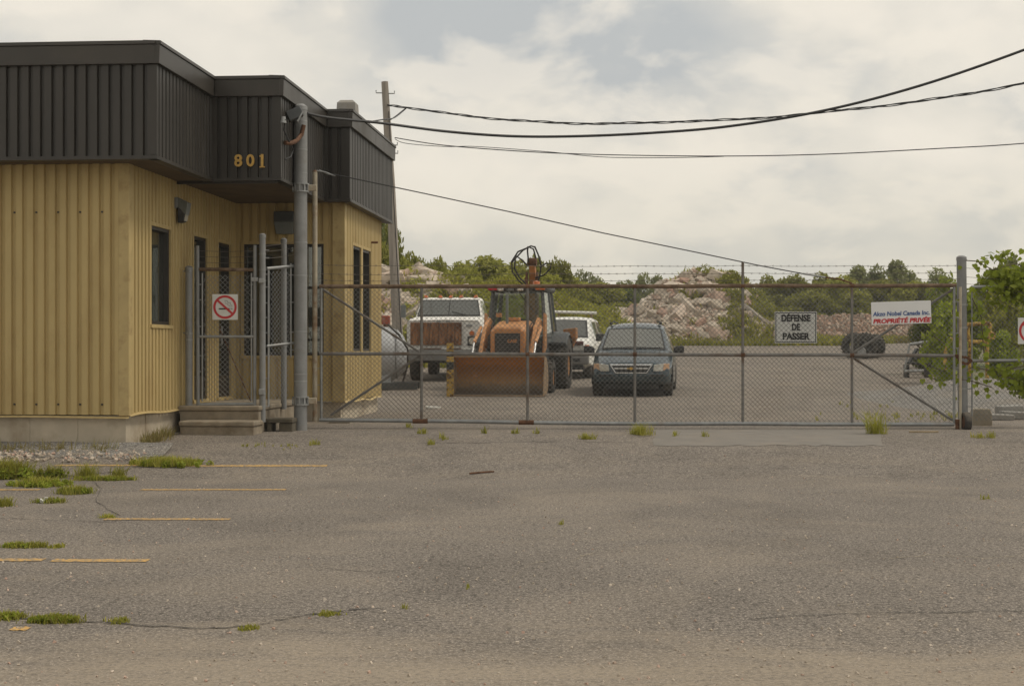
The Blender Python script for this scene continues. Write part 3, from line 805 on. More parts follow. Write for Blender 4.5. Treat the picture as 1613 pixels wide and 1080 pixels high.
a0, b0_ = gp(505, 600), gp(1504, 600)
chain_link(Vector((a0.x, a0.y, 0)), Vector((b0_.x, b0_.y, 0)), gp(505, 664).z, gp(505, 451).z, gp(1504, 671).z, gp(1504, 450).z, gate)
# latch pipe at the free end
gt([(1511, 676), (1511, 452)], .022, M['pipe_beige'], 'latch_pipe', off=.06)
gt([(1507, 681), (1507, 660)], .035, M['rust'], 'latch_foot', off=.05)
# tension cable with turnbuckle
cab = [(499, 269), (560, 282), (660, 303), (800, 333), (950, 367), (1100, 398), (1200, 419), (1265, 431)]
gt(cab, .009, M['cable'], 'tension_cable', n=6)
gt([(1265, 431), (1285, 434), (1300, 437)], .016, M['galv'], 'turnbuckle', n=6)
gt([(1300, 437), (1320, 439), (1342, 446)], .012, M['rust'], 'tension_rod', n=6)
gt([(499, 269), (512, 271), (524, 276)], .013, M['galv'], 'cable_loop', n=6); gt([(503, 268), (516, 274), (528, 277)], .01, M['galv'], 'cable_loop', n=6)
# barbed wires
for j, (yl, ym, yr) in enumerate(((417, 418, 418), (431, 430, 429), (441, 441, 439))):
    pts = [(500, yl), (664, yl + 1), (831, ym + .5), (1000, ym + .6), (1170, ym), (1342, yr + .6), (1512, yr)]
    mb = MB(); q = []
    for (x0, y0), (x1, y1) in zip(pts[:-1], pts[1:]):
        for i in range(8):
            s = i / 8; q.append(gp(x0 + (x1 - x0) * s, y0 + (y1 - y0) * s + 1.2 * math.sin(math.pi * s), .0))
    q.append(gp(*pts[-1]))
    mb.tube(q, .0030, 4)
    x = 505 + j * 4
    while x < 1508:
        c = gp(x, float(np.interp(x, [p_[0] for p_ in pts], [p_[1] for p_ in pts])) + .6)
        for s in (-1, 1): mb.tube([c + Vector((-.012, 0, -.014 * s)), c + Vector((.012, 0, .014 * s))], .0022, 3)
        x += 12.5
    mb.build('barbed_wire', M['barb'], gate, world=True)
# gate wheel
wc = gp(1519, 664, .10)
q = MB().lathe([(-.045, .085), (-.055, .12), (-.045, .145), (0, .155), (.045, .145), (.055, .12), (.045, .085)], wc, 'x', 24)
wh = q.build('wheel', M['rubber'], gate, world=True, smooth=True)
MB().lathe([(-.04, .0), (-.04, .088), (.04, .088), (.04, 0)], wc, 'x', 16).build('rim', M['rust'], wh, world=True)

# ---- signs on the gate
def flat_sign(name, c, w, h, label, border=None, rot=0.0, face='sign_white', off=.03, th=.006):
    t = thing(name, c, label, 'sign', rz=math.atan2(GR.y - GL.y, GR.x - GL.x))
    t.rotation_euler = (0, rot, t.rotation_euler[2])
    MB().bb(-w / 2, w / 2, -th / 2, th / 2, -h / 2, h / 2).build('panel', M[face], t, bevel=.002, seg=1)
    if border:
        b = MB(); e = .012; f_ = border
        b.bb(-w / 2 + e, w / 2 - e, -th / 2 - .002, -th / 2, h / 2 - e - f_, h / 2 - e).bb(-w / 2 + e, w / 2 - e, -th / 2 - .002, -th / 2, -h / 2 + e, -h / 2 + e + f_)
        b.bb(-w / 2 + e, -w / 2 + e + f_, -th / 2 - .002, -th / 2, -h / 2 + e + f_, h / 2 - e - f_).bb(w / 2 - e - f_, w / 2 - e, -th / 2 - .002, -th / 2, -h / 2 + e + f_, h / 2 - e - f_)
        b.build('border', M['black'], t)
    return t
sgn = flat_sign('no_entry_sign', gp(1254, 515.5, -.03), .635, .475, 'white sign with black border behind the gate mesh reading DEFENSE DE PASSER', border=.012)
for tx, z, wd in (('DÉFENSE', .135, .44), ('DE', 0.0, .125), ('PASSER', -.14, .41)):
    text('lettering', tx, .135, M['black'], sgn, (0, -.006, z), bold=.0065, width=wd)
MB().bb(-.3175, .3175, -.001, .004, -.2375, -.2325).build('rim', M['black'], sgn)
sg2 = flat_sign('private_property_sign', gp(1418.5, 492.5, .045), .895, .34, 'wide white sign reading Akzo Nobel Canada Inc. Propriété Privée', rot=R(-1.8), face='sign_bright')
text('company_lettering', 'Akzo Nobel Canada Inc.', .092, M['blue'], sg2, (0, -.006, -.012), bold=.0022, shear=.12, width=.85)
text('notice_lettering', 'PROPRIÉTÉ PRIVÉE', .092, M['red'], sg2, (0, -.006, -.122), bold=.004, shear=.18, width=.87)

def no_smoking(c, rz, label, s=.37):
    t = thing('no_smoking_sign', c, label, 'sign', rz=rz)
    MB().bb(-s / 2, s / 2, -.003, .003, -s / 2, s / 2).build('panel', M['sign_white'], t, bevel=.01)
    q = MB(); n = 40; r0, r1 = s * .37, s * .46
    for k in range(n):
        a, b = 2 * math.pi * k / n, 2 * math.pi * (k + 1) / n
        q.quad((r0 * math.cos(a), -.006, r0 * math.sin(a)), (r1 * math.cos(a), -.006, r1 * math.sin(a)), (r1 * math.cos(b), -.006, r1 * math.sin(b)), (r0 * math.cos(b), -.006, r0 * math.sin(b)))
    q.build('red_ring', M['red'], t)
    MB().box((-.03 * s, -.0045, -.07 * s), (.42 * s, .002, .055 * s)).box((.235 * s, -.0045, -.07 * s), (.02 * s, .002, .055 * s)).box((.275 * s, -.0045, -.07 * s), (.02 * s, .002, .055 * s)).build('cigarette', M['black'], t)
    MB().tube([(s * x, -.0045, s * z) for x, z in ((.27, 0), (.27, .07), (.2, .1), (.22, .17), (.12, .17), (.08, .25), (-.02, .25))], .008 * s, 5).build('smoke', M['black'], t)
    MB().tube([(s * x, -.0045, s * z) for x, z in ((.2, 0), (.2, .04), (.12, .07), (.1, .13), (.02, .14), (.0, .2))], .007 * s, 5).build('smoke', M['black'], t)
    MB().box((0, -.0065, 0), (.80 * s, .002, .085 * s), (0, R(42), 0)).build('slash', M['red'], t)
    return t

# ---- pedestrian gate and fence bay
dP = 22.1
def hp(px, py, d=dP): return P(px, py, d)
ped = thing('pedestrian_gate', hp(356, 650), 'narrow chain link pedestrian gate with rusty top rail at the steps', 'gate')
def pt(pts, r, m, name, n=10, par=None, **k):
    return MB().tube(pts, r, n).build(name, m, par or ped, world=True, smooth=True, **k)
pt([hp(312, 640), hp(311, 387)], .026, M['galv_dull'], 'stile'); pt([hp(401, 640), hp(401.5, 386)], .026, M['galv_dull'], 'stile')
pt([hp(314, 424), hp(400, 425)], .026, M['rusty'], 'top_rail'); pt([hp(314, 530), hp(400, 530)], .022, M['galv'], 'middle_rail'); pt([hp(314, 637), hp(400, 636)], .026, M['galv'], 'bottom_rail')
pt([hp(318.5, 632), hp(318.5, 430)], .013, M['galv'], 'tension_bar', 6); pt([hp(396, 632), hp(396, 430)], .013, M['galv'], 'tension_bar', 6)
for py in (448, 472, 514, 560, 585):
    pt([hp(311, py), hp(320, py)], .009, M['galv'], 'tie', 5); pt([hp(395, py), hp(404, py)], .009, M['galv'], 'tie', 5)
chain_link(hp(319, 500), hp(396, 500), hp(319, 632).z, hp(319, 428).z, hp(396, 632).z, hp(396, 428).z, ped, r=.0036, m=M['galv'])
for py in (395, 404, 413):
    pt([hp(311, py), hp(356, py + 1.5), hp(401, py)], .003, M['barb'], 'barbed_wire', 4)
pt([hp(345, 515, 22.2), hp(395, 632, 22.2)], .008, M['rust'], 'brace_rod', 6)
MB().box(hp(401, 440), (.1, .05, .06)).build('latch', M['galv'], ped, world=True, bevel=.006)
no_smoking(hp(354.5, 483.5, dP - .05), 0.0, 'white square no smoking sign hung on the pedestrian gate')

def fence_post(px, base_py, top_py, d, r, label, m='galv_dull', name='fence_post', extra=()):
    t = thing(name, P(px, base_py, d), label, 'post', 'posts of the pedestrian fence')
    p0, p1 = P(px, base_py, d), P(px, top_py, d)
    MB().tube([p0 + Vector((0, 0, -.04)), p1], r, 18).build('post', M[m], t, world=True, smooth=True)
    MB().tube([p1 + Vector((0, 0, -.02)), p1 + Vector((0, 0, .03)), p1 + Vector((0, 0, .05))], [r * 1.12, r * 1.1, r * .5], 18).build('post_cap', M[m], t, world=True, smooth=True)
    for py in extra:
        MB().tube([P(px, py + 1.5, d), P(px, py - 1.5, d)], r * 1.1, 18).build('band', M['galv'], t, world=True)
    return t
lp = fence_post(297.5, 661, 424, dP, .052, 'stout grey fence post against the ochre side wall', extra=(427, 525, 535))
for py in (427, 524): MB().tube([hp(289, py), hp(298, py, dP - .06)], .012, 6).build('wall_bracket', M['galv'], lp, world=True)
mp_ = fence_post(413.5, 660, 373, dP, .045, 'tall grey fence post standing on the lowest step', extra=(400, 442, 620, 425))
for py in (394, 406, 432, 452, 477, 500, 524, 560, 596, 640):
    MB().tube([hp(413.5, py), hp(424, py)], .007, 5).build('tie', M['galv'], mp_, world=True)
MB().box(hp(412, 617, dP - .05), (.08, .05, .09)).build('hinge', M['galv'], mp_, world=True, bevel=.01)
MB().box(hp(412, 442, dP - .05), (.08, .05, .07)).build('hinge', M['galv'], mp_, world=True, bevel=.01)
fence_post(447, 640, 380, 23.3, .044, 'grey fence post between the step post and the tall hinge post', extra=(420, 545))
fence_post(339.5, 634, 388, 24.2, .048, 'grey post behind the pedestrian gate, standing on the landing', extra=(420,))
# fence bay between step post and hinge post
bay = thing('fence_bay', P(440, 655, 22.9), 'short chain link fence bay between the step post and the hinge post', 'fence')
a_, b_ = P(423, 500, 22.15), P(458, 500, 22.5)
def by(px, py): return gp(px, py, 0, Vector((a_.x, a_.y, 0)), Vector((b_.x, b_.y, 0)))
pt([by(423, 640), by(423, 420)], .015, M['galv'], 'tension_bar', 6, par=bay); pt([by(458, 562), by(458, 415)], .014, M['galv'], 'tension_bar', 6, par=bay)
pt([by(420, 423), by(463, 419)], .024, M['galv'], 'top_rail', par=bay); pt([by(420, 545), by(463, 540)], .020, M['galv'], 'middle_rail', par=bay); 
chain_link(Vector((a_.x, a_.y, 0)), Vector((b_.x, b_.y, 0)), by(423, 636).z, by(423, 424).z, by(458, 632).z, by(458, 420).z, bay, r=.0028, m=M['galv'])
for py in (397, 408, 388):
    pt([by(414, py), by(440, py - 3), by(465, py - 7)], .003, M['barb'], 'barbed_wire', 4, par=bay)
for py in (433, 476, 523, 551): pt([by(456, py), by(468, py)], .009, M['galv'], 'tie', 5, par=bay)

# ---- right gate post and the fence to the right
dR = 23.05
rp = thing('latch_post', on_ground(1516, dR + .18), 'thick grey steel latch post at the free end of the gate', 'post')
dq = dR + .18
MB().tube([on_ground(1517, dq, -.1), P(1514.5, 408, dq)], .073, 20).build('post', M['galv_dull'], rp, world=True, smooth=True)
MB().tube([P(1514.5, 410, dq), P(1514.5, 405, dq), P(1514.5, 402.5, dq)], [.08, .076, .04], 20).build('post_cap', M['galv_dull'], rp, world=True, smooth=True)
for py in (480, 516, 552, 572, 612): MB().tube([P(1516, py + 1.5, dq), P(1516, py - 1.5, dq)], .077, 20).build('strap', M['galv'], rp, world=True)
chn = [P(1506, 559, dR - .12), P(1514, 562, dR - .08), P(1524, 563, dR - .05), P(1530, 568, dR), P(1522, 574, dR - .06), P(1512, 568, dR - .1)]
ch = MB()
for a, b in zip(chn, chn[1:] + chn[:1]):
    for i in range(4): 
        c = a.lerp(b, (i + .5) / 4); ch.box(c, (.05, .022, .022) if i % 2 else (.05, .012, .03), (0, random.uniform(-.6, .6), 0))
tag(ch.build('lock_chain', M['rust']), 'rusty lock chain wound round the latch post', 'chain')
rf = thing('side_fence', on_ground(1580, dR + .2), 'chain link fence right of the latch post, overgrown with vine', 'fence')
fa, fb = Vector(((1527 - CX) * dq / F, dq, 0)), Vector((9.6, 23.2, 0))
def fp(px, py, off=0.0): return gp(px, py, off, fa, fb)
pt([fp(1530, 568), fp(1690, 567)], .026, M['galv'], 'middle_rail', par=rf); pt([fp(1530, 452), fp(1690, 450)], .024, M['galv'], 'top_rail', par=rf)
pt([fp(1531, 655), fp(1531, 450)], .013, M['galv'], 'tension_bar', 6, par=rf)
for py in (594, 612, 640): pt([fp(1522, py), fp(1532, py)], .008, M['galv'], 'tie', 5, par=rf)
chain_link(fp(1531, 560) * Vector((1, 1, 0)) if False else Vector((fp(1531, 560).x, fp(1531, 560).y, 0)), Vector((9.6, 23.2, 0)), fp(1531, 668).z, fp(1531, 452).z, fp(1690, 668).z, fp(1690, 450).z, rf)
for py in (422, 436, 447): pt([fp(1520, py), fp(1560, py + 3), fp(1690, py)], .003, M['barb'], 'barbed_wire', 4, par=rf)
no_smoking(fp(1622, 521, .06), 0.0, 'second no smoking sign at the picture edge, on the vine covered fence', s=.40)
cbk = thing('concrete_footing', P(1543, 672, 23.9), 'low concrete footing block right of the gate wheel', 'concrete block')
MB().loft([[(-.11 * s - .02, -.11 * s, z), (.17 * s, -.11 * s, z), (.15 * s, .14 * s, z), (-.12 * s, .14 * s, z)] for z, s in ((-.1, 1.05), (.2, 1), (.29, .85))]).build('block', M['concrete'], cbk, bevel=.02)

# ================================================================ overhead wires and pole
pd = 45.0
pole = thing('utility_pole', on_ground(630, pd), 'leaning weathered wooden utility pole behind the building', 'pole')
ptop, pbase = P(606, 129, pd), on_ground(630.5, pd, -.2)
q = MB(); q.tube([pbase, pbase.lerp(ptop, .3), pbase.lerp(ptop, .65) + Vector((.02, 0, 0)), ptop], [.165, .15, .13, .10], 16)
pbody = q.build('shaft', M['pole'], pole, world=True, smooth=True)
for py, s in ((229, 1), (242, 1), (147, -1), (148, 1)):
    c = P(606 + (py - 129) * .057, py, pd)
    MB().tube([c + Vector((s * .1, -.05, 0)), c + Vector((s * .27, -.05, .0)), c + Vector((s * .27, -.05, .08))], .018, 6).build('insulator_hook', M['galv'], pole, world=True)
MB().tube([pbase.lerp(ptop, k) + Vector((.12 - .04 * k, -.13 + .03 * k, 0)) for k in (0, .3, .6, .9)], .012, 5).build('ground_wire', M['cable'], pole, world=True)
def cable_obj(name, label, pts, r, twist=0, strands=1, m='cable', n=60, sep=.02):
    pts = [Vector(p) for p in pts]
    # smooth curve through the points
    out = []
    for i in range(len(pts) - 1):
        p0, p1, p2, p3 = pts[max(i - 1, 0)], pts[i], pts[i + 1], pts[min(i + 2, len(pts) - 1)]
        for k in range(n):
            s = k / n
            out.append(.5 * ((2 * p1) + (p2 - p0) * s + (2 * p0 - 5 * p1 + 4 * p2 - p3) * s * s + (3 * p1 - p0 - 3 * p2 + p3) * s ** 3))
    out.append(pts[-1])
    mb = MB()
    for st in range(strands):
        ph = 2 * math.pi * st / strands
        line = []; acc = 0
        for i, p in enumerate(out):
            if i: acc += (out[i] - out[i - 1]).length
            k = sep * (1 + .6 * math.sin(acc * .9 + st * 2))
            line.append(p + Vector((0, math.cos(acc * twist + ph) * k, math.sin(acc * twist + ph) * k)) if strands > 1 else p)
        mb.tube(line, r, 5)
    return tag(mb.build(name, M[m], smooth=True), label, 'cable')
cable_obj('service_cable', 'thick black service cable from the hinge post climbing to the upper right', [P(484, 179, 22.55), P(520, 186, 23), P(600, 194, 24), P(700, 207, 24.6), P(800, 214.5, 24.8), P(900, 215, 25), P(1020, 210, 25), P(1150, 199, 25), P(1300, 174, 24.8), P(1450, 135, 24.6), P(1613, 79, 24.4), P(1800, 5, 24)], .023, n=8)
cable_obj('twisted_cable', 'loosely twisted black cable running from the pole top to the right', [P(608, 166, pd), P(645, 170, 44), P(730, 182, 43), P(830, 191, 42), P(940, 195, 41), P(1060, 192, 40), P(1200, 186, 39), P(1380, 168, 38), P(1500, 152, 37), P(1613, 131, 36), P(1900, 70, 34)], .013, twist=3.2, strands=3, n=24, sep=.022)
cable_obj('thin_cable', 'thin sagging telephone cable below the thicker ones', [P(622, 217, pd), P(700, 229, 44), P(830, 239, 43), P(960, 244, 42), P(1140, 246, 41), P(1300, 243, 40), P(1480, 234, 39), P(1613, 226, 38), P(1900, 200, 36)], .014, n=8)
cable_obj('slack_cable', 'second thin cable hanging slack beside the telephone cable', [P(622, 219, pd), P(640, 226, 44.7), P(700, 231, 44), P(750, 231, 43.5), P(860, 239, 43), P(950, 247.5, 42), P(1050, 248.5, 41.5), P(1140, 246.6, 41)], .010, n=8)
cable_obj('drop_wire', 'loops of wire between the pole and the building roof', [P(583, 192, 30), P(600, 189, 34), P(620, 186, 41), P(634, 176, 44), P(640, 170, 44.2), P(625, 182, 44.5), P(615, 189, 44.8)], .016, n=8)

# ================================================================ vehicles
def wheel(parent, x, y, z, r, w, rimr, side, lugs=0, rim_m='chrome', dn=24):
    q = MB().lathe([(-w / 2, rimr), (-w / 2, r * .86), (-w * .42, r * .96), (-w * .2, r), (w * .2, r), (w * .42, r * .96), (w / 2, r * .86), (w / 2, rimr)], (x, y, z), 'x', dn)
    for k in range(lugs):
        a = 2 * math.pi * k / lugs
        for s in (-1, 1):
            a2 = a + (math.pi / lugs if s > 0 else 0)
            q.box((x + s * w * .23, y + math.cos(a2) * r * .985, z + math.sin(a2) * r * .985), (w * .5, r * .085, r * .10), (a2 - math.pi / 2 if False else 0, 0, s * .55) if False else (a2, 0, 0))
    t = q.build('wheel', M['rubber'], parent, smooth=True)
    MB().lathe([(-w * .3, 0), (-w * .3, rimr * .5), (-w * .42, rimr * .95), (-w * .42, rimr * 1.02), (w * .42, rimr * 1.02), (w * .42, rimr * .95), (w * .3, rimr * .5), (w * .3, 0)], (x, y, z), 'x', 16).build('rim', M[rim_m], t, smooth=True)
    return t
def car_body(t, secs, m):
    """secs: (y, zbot, wlow, zbelt, wbelt, wtop, ztop, crown)"""
    rings = []
    for (y, zb, wl, zm, wm, wt_, zt, cr) in secs:
        half = [(0, zb), (wl * .8, zb), (wl, zb + .10), (wm + .012, (zb + zm) / 2), (wm, zm), (wt_, zt - .05), (wt_ - .07, zt), (wt_ * .5, zt + cr), (0, zt + cr * 1.3)]
        ring = [(x, y, z) for x, z in half] + [(-x, y, z) for x, z in half[-2:0:-1]]
        rings.append(ring)
    q = MB().loft(rings)
    return q.build('body', m, t, smooth=True, angle=32, bevel=.012, seg=2), rings
def lerp3(a, b, s): return Vector(a).lerp(Vector(b), s)
def pane_between(q, a, b, c, d, i0, i1, j0, j1, off):
    """inset quad on quad abcd (a->b horizontal bottom, d->c top)"""
    a, b, c, d = map(Vector, (a, b, c, d))
    def pt_(u, v): return (a.lerp(b, u)).lerp(d.lerp(c, u), v)
    n = (b - a).cross(d - a).normalized()
    o = n * off
    return q.add([pt_(i0, j0) + o, pt_(i1, j0) + o, pt_(i1, j1) + o, pt_(i0, j1) + o], [(0, 1, 2, 3)])

# ---- minivan
vz = 34.8
van = thing('minivan', on_ground(994, vz), 'dusty dark teal minivan parked facing the gate', 'minivan', rz=-R(7.5))
secs = [(0.10, .34, .78, .55, .80, .70, .66, .01), (0.16, .34, .84, .62, .86, .74, .76, .02), (.42, .34, .88, .70, .91, .80, .86, .025), (1.02, .20, .93, .90, .92, .84, 1.04, .02),
        (1.10, .20, .93, .96, .92, .83, 1.08, .02), (1.75, .20, .93, 1.00, .92, .70, 1.56, .02), (2.05, .20, .93, 1.0, .92, .68, 1.655, .03), (3.0, .20, .93, 1.0, .92, .67, 1.70, .035), (4.3, .22, .92, 1.0, .91, .66, 1.68, .03), (4.68, .26, .88, .95, .87, .64, 1.55, .02), (4.78, .35, .84, .80, .82, .62, 1.0, .01)]
body, rings = car_body(van, secs, M['paint_teal'])
# windscreen, side glass: panes set proud of the shell
def ring_pt(i, k): return rings[i][k]
q = MB(); r4, r5 = rings[4], rings[5]
# indices: half 0..8 then mirrored; 6 = roof edge right, 10 = roof edge left
def ws(i, j, parent, m, off=.006, a0=.03, a1=.97, b0=.04, b1=.96, name='windscreen'):
    q = MB(); L6, R6 = rings[i][10], rings[i][6]; L7, R7 = rings[j][10], rings[j][6]
    n = 8; vs = []
    for u_ in range(n + 1):
        u = a0 + (a1 - a0) * u_ / n
        for v in (b0, b1):
            p = Vector(L6).lerp(Vector(R6), u).lerp(Vector(L7).lerp(Vector(R7), u), v)
            cr = (secs[i][7] * (1 - v) + secs[j][7] * v) * 1.3 * min(1, 2.2 * (.5 - abs(u - .5)) * 1.0 + .05)
            vs.append(p + Vector((0, -off - cr * .4, off + cr)))
    fs = [(2 * k, 2 * k + 2, 2 * k + 3, 2 * k + 1) for k in range(n)]
    q.add(vs, fs); return q.build(name, m, parent, smooth=True)
ws(4, 5, van, M['plastic'], .008, .005, .995, -.02, 1.02, 'windscreen_seal')
ws(4, 5, van, M['glass_dirty'], .016, .03, .97, .05, .95)
MB().tube([(-.72, .98, 1.1), (-.1, 1.0, 1.135)], .012, 5).build('wiper', M['plastic'], van); MB().tube([(.02, .98, 1.115), (.66, 1.0, 1.125)], .012, 5).build('wiper', M['plastic'], van)
def side_glass(i, j, s, par, m='glass_dirty', i0=.06, i1=.94, name='side_window'):
    kb, kt = (4, 5) if s > 0 else (12, 11)
    a, b, c, d = rings[i][kb], rings[j][kb], rings[j][kt], rings[i][kt]
    q = MB(); pane_between(q, a, b, c, d, i0, i1, .1, .92, .008 * (1 if s > 0 else -1)); return q.build(name, M[m], par)
for s in (1, -1):
    for i in (5, 6, 7): side_glass(i, i + 1, s, van, i0=.05, i1=.95)
# front details
def front_box(par, x0, x1, y, z0, z1, m, name, d=.05, bevel=.01): return MB().bb(x0, x1, y - d, y, z0, z1).build(name, M[m], par, bevel=bevel)
bp = MB()
bx = [(-.90, .30), (-.80, .13), (-.45, .03), (0, .0), (.45, .03), (.80, .13), (.90, .30)]
rr = []
for x, y in bx: rr.append([(x * .97, y + .06, .29), (x, y + .0, .34), (x, y - .02, .40), (x, y - .02, .50), (x, y + .03, .56), (x * .97, y + .2, .56), (x * .95, y + .2, .29)])
bumper = bp.loft(rr).build('bumper', M['paint_teal'], van, smooth=True, angle=30)
for x0, x1, z0, z1, yy in ((-.76, -.42, .47, .515, .045), (.42, .76, .47, .515, .045)):
    MB().box(((x0 + x1) / 2, yy, (z0 + z1) / 2), (x1 - x0, .03, z1 - z0), (0, 0, -.25 if x0 < 0 else .25)).build('bumper_slot', M['plastic'], bumper)
for k in range(9):
    x = -.60 + k * .15
    yb_ = float(np.interp(x, [b_[0] for b_ in bx], [b_[1] for b_ in bx]))
    MB().box((x, yb_ - .003, .355), (.115, .03, .045), (0, 0, x * .25)).build('air_slot', M['black'], bumper)
MB().bb(-.62, .62, .14, .3, .19, .292).build('air_dam', M['plastic'], van)
gr = MB().loft([[(-.36, .055, .545), (-.36, .02, .545), (.36, .02, .545), (.36, .055, .545)], [(-.46, .08, .745), (-.46, .04, .745), (.46, .04, .745), (.46, .08, .745)]])
grille = gr.build('grille', M['plastic'], van)
MB().loft([[(-.475, .05, .71), (-.475, .02, .71), (.475, .02, .71), (.475, .05, .71)], [(-.50, .06, .755), (-.50, .03, .755), (.50, .03, .755), (.50, .06, .755)]]).build('chrome_bar', M['chrome'], grille, bevel=.008)
MB().bb(-.40, .40, .002, .03, .628, .668).build('chrome_bar', M['chrome'], grille, bevel=.006)
MB().loft([[(-.35, .03, .535), (-.35, .0, .535), (.35, .0, .535), (.35, .03, .535)], [(-.37, .03, .56), (-.37, .0, .56), (.37, .0, .56), (.37, .03, .56)]]).build('chrome_bar', M['chrome'], grille)
for s in (-1, 1): MB().tube([(s * .35, .01, .545), (s * .48, .03, .735)], .014, 6).build('chrome_bar', M['chrome'], grille)
MB().prism([(x, 0, .648 + z) for x, z in ((-.085, -.016), (-.03, -.016), (-.03, -.032), (.03, -.032), (.03, -.016), (.095, -.016), (.085, .016), (.03, .016), (.03, .032), (-.03, .032), (-.03, .016), (-.095, .016))], (0, -.010, 0), (0, .001, 0)).build('emblem', M['gold'], grille)
for s in (-1, 1):
    hl = MB().loft([[(s * .50, .05, .585), (s * .52, .045, .735), (s * .52, .12, .735), (s * .50, .12, .585)], [(s * .72, .10, .585), (s * .74, .11, .76), (s * .74, .2, .76), (s * .72, .2, .585)]])
    h = hl.build('headlight', M['lamp_glass'], van, bevel=.01)
    MB().loft([[(s * .722, .10, .587), (s * .742, .11, .758), (s * .742, .2, .758), (s * .722, .2, .587)], [(s * .865, .19, .60), (s * .87, .20, .76), (s * .84, .3, .76), (s * .84, .3, .60)]]).build('turn_signal', M['amber_pale'], h, bevel=.01)
    mm = MB().loft([[(s * .93, 1.22, 1.0), (s * .93, 1.22, 1.12), (s * .93, 1.32, 1.12), (s * .93, 1.32, 1.0)], [(s * 1.0, 1.16, .99), (s * 1.0, 1.16, 1.17), (s * 1.0, 1.30, 1.17), (s * 1.0, 1.30, .99)], [(s * 1.19, 1.17, 1.0), (s * 1.19, 1.17, 1.17), (s * 1.17, 1.28, 1.16), (s * 1.17, 1.28, 1.01)]])
    mm.build('mirror', M['plastic'], van, bevel=.03, seg=3, smooth=True)
    MB().tube([(s * .58, 2.2, 1.71), (s * .56, 2.35, 1.765), (s * .55, 4.1, 1.76), (s * .56, 4.3, 1.70)], .018, 6).build('roof_rail', M['plastic'], van)
    MB().bb(s * .60 - .03, s * .60 + .03, 2.1, 2.25, 1.68, 1.745).build('rail_foot', M['plastic'], van, bevel=.01)
    for y in (.80, 3.8): wheel(van, s * .815, y, .345, .345, .225, .20, s)
    # front seats seen through the glass
    MB().bb(s * .36 - .24, s * .36 + .24, 2.2, 2.35, .8, 1.28).bb(s * .36 - .13, s * .36 + .13, 2.22, 2.33, 1.29, 1.46).build('seat', M['seat'], van, bevel=.04)
for o in list(bpy.data.objects):
    pass
MB().bb(-.70, .70, .35, 4.5, .17, .215).build('underbody', M['plastic'], van)
# dark wheel-arch lips
for s in (-1, 1):
    for y in (.80, 3.8):
        q = MB(); n = 12; pts = [(s * .936, y + .40 * math.cos(math.pi * k / n), .335 + .40 * math.sin(math.pi * k / n)) for k in range(n + 1)]
        q.add([(s * .938, y, .2)] + pts, [(0, k + 1, k + 2) for k in range(n)]); q.build('wheel_arch', M['plastic'], van)

# ---- white sport utility vehicle behind
suv = thing('white_suv', on_ground(874, 43.0), 'white sport utility vehicle half hidden behind the backhoe', 'car', rz=-R(9))
secs = [(0.08, .40, .88, .72, .88, .80, .98, .01), (0.14, .36, .95, .80, .95, .84, 1.05, .02), (.5, .30, .98, .88, .98, .88, 1.10, .03), (1.35, .30, .99, 1.02, .99, .88, 1.16, .02), (1.42, .30, .99, 1.05, .99, .86, 1.18, .02),
        (2.05, .30, .99, 1.08, .98, .76, 1.68, .02), (2.35, .30, .99, 1.08, .98, .75, 1.76, .03), (3.4, .30, .99, 1.08, .98, .75, 1.79, .035), (4.6, .32, .98, 1.08, .97, .74, 1.77, .03), (4.95, .4, .95, 1.0, .93, .72, 1.6, .01)]
body, rings = car_body(suv, secs, M['paint_white'])
ws(4, 5, suv, M['plastic'], .008, .0, 1.0, -.02, 1.02, 'windscreen_seal'); ws(4, 5, suv, M['glass'], .016, .04, .96, .06, .94)
for s in (1, -1):
    for i in (5, 6, 7): side_glass(i, i + 1, s, suv, 'glass', .05, .95)
    h = MB().bb(s * .66 - .19, s * .66 + .19, .02, .14, .80, .96).build('headlight', M['lamp_glass'], suv, bevel=.015)
    MB().bb(s * .905 - .055, s * .905 + .055, .04, .2, .79, .97).build('turn_signal', M['amber'], h, bevel=.012)
    MB().bb(s * 1.13 - .13, s * 1.13 + .13, 1.55, 1.66, 1.08, 1.30).build('mirror', M['plastic'], suv, bevel=.04)
    for y in (1.0, 3.9): wheel(suv, s * .84, y, .38, .38, .25, .22, s)
MB().bb(-.46, .46, .03, .14, .78, .97).build('grille', M['plastic'], suv, bevel=.01)
MB().box((0, .02, 1.02), (1.62, .1, .10), (R(20), 0, 0)).build('hood_deflector', mat('maroon plastic', (.10, .035, .03), .5), suv, bevel=.02)
bmp_ = MB().bb(-.96, .96, -.06, .16, .42, .66).build('bumper', M['grey_plastic'], suv, bevel=.04)
MB().bb(-.94, .94, -.04, .14, .68, .765).build('bumper_pad', M['plastic'], bmp_, bevel=.01)
for s in (-1, 1): MB().bb(s * .62 - .1, s * .62 + .1, -.075, -.05, .5, .58).build('fog_lamp', M['plastic'], bmp_)
MB().bb(-.8, .8, .0, .4, .27, .40).build('skid_plate', M['plastic'], suv)

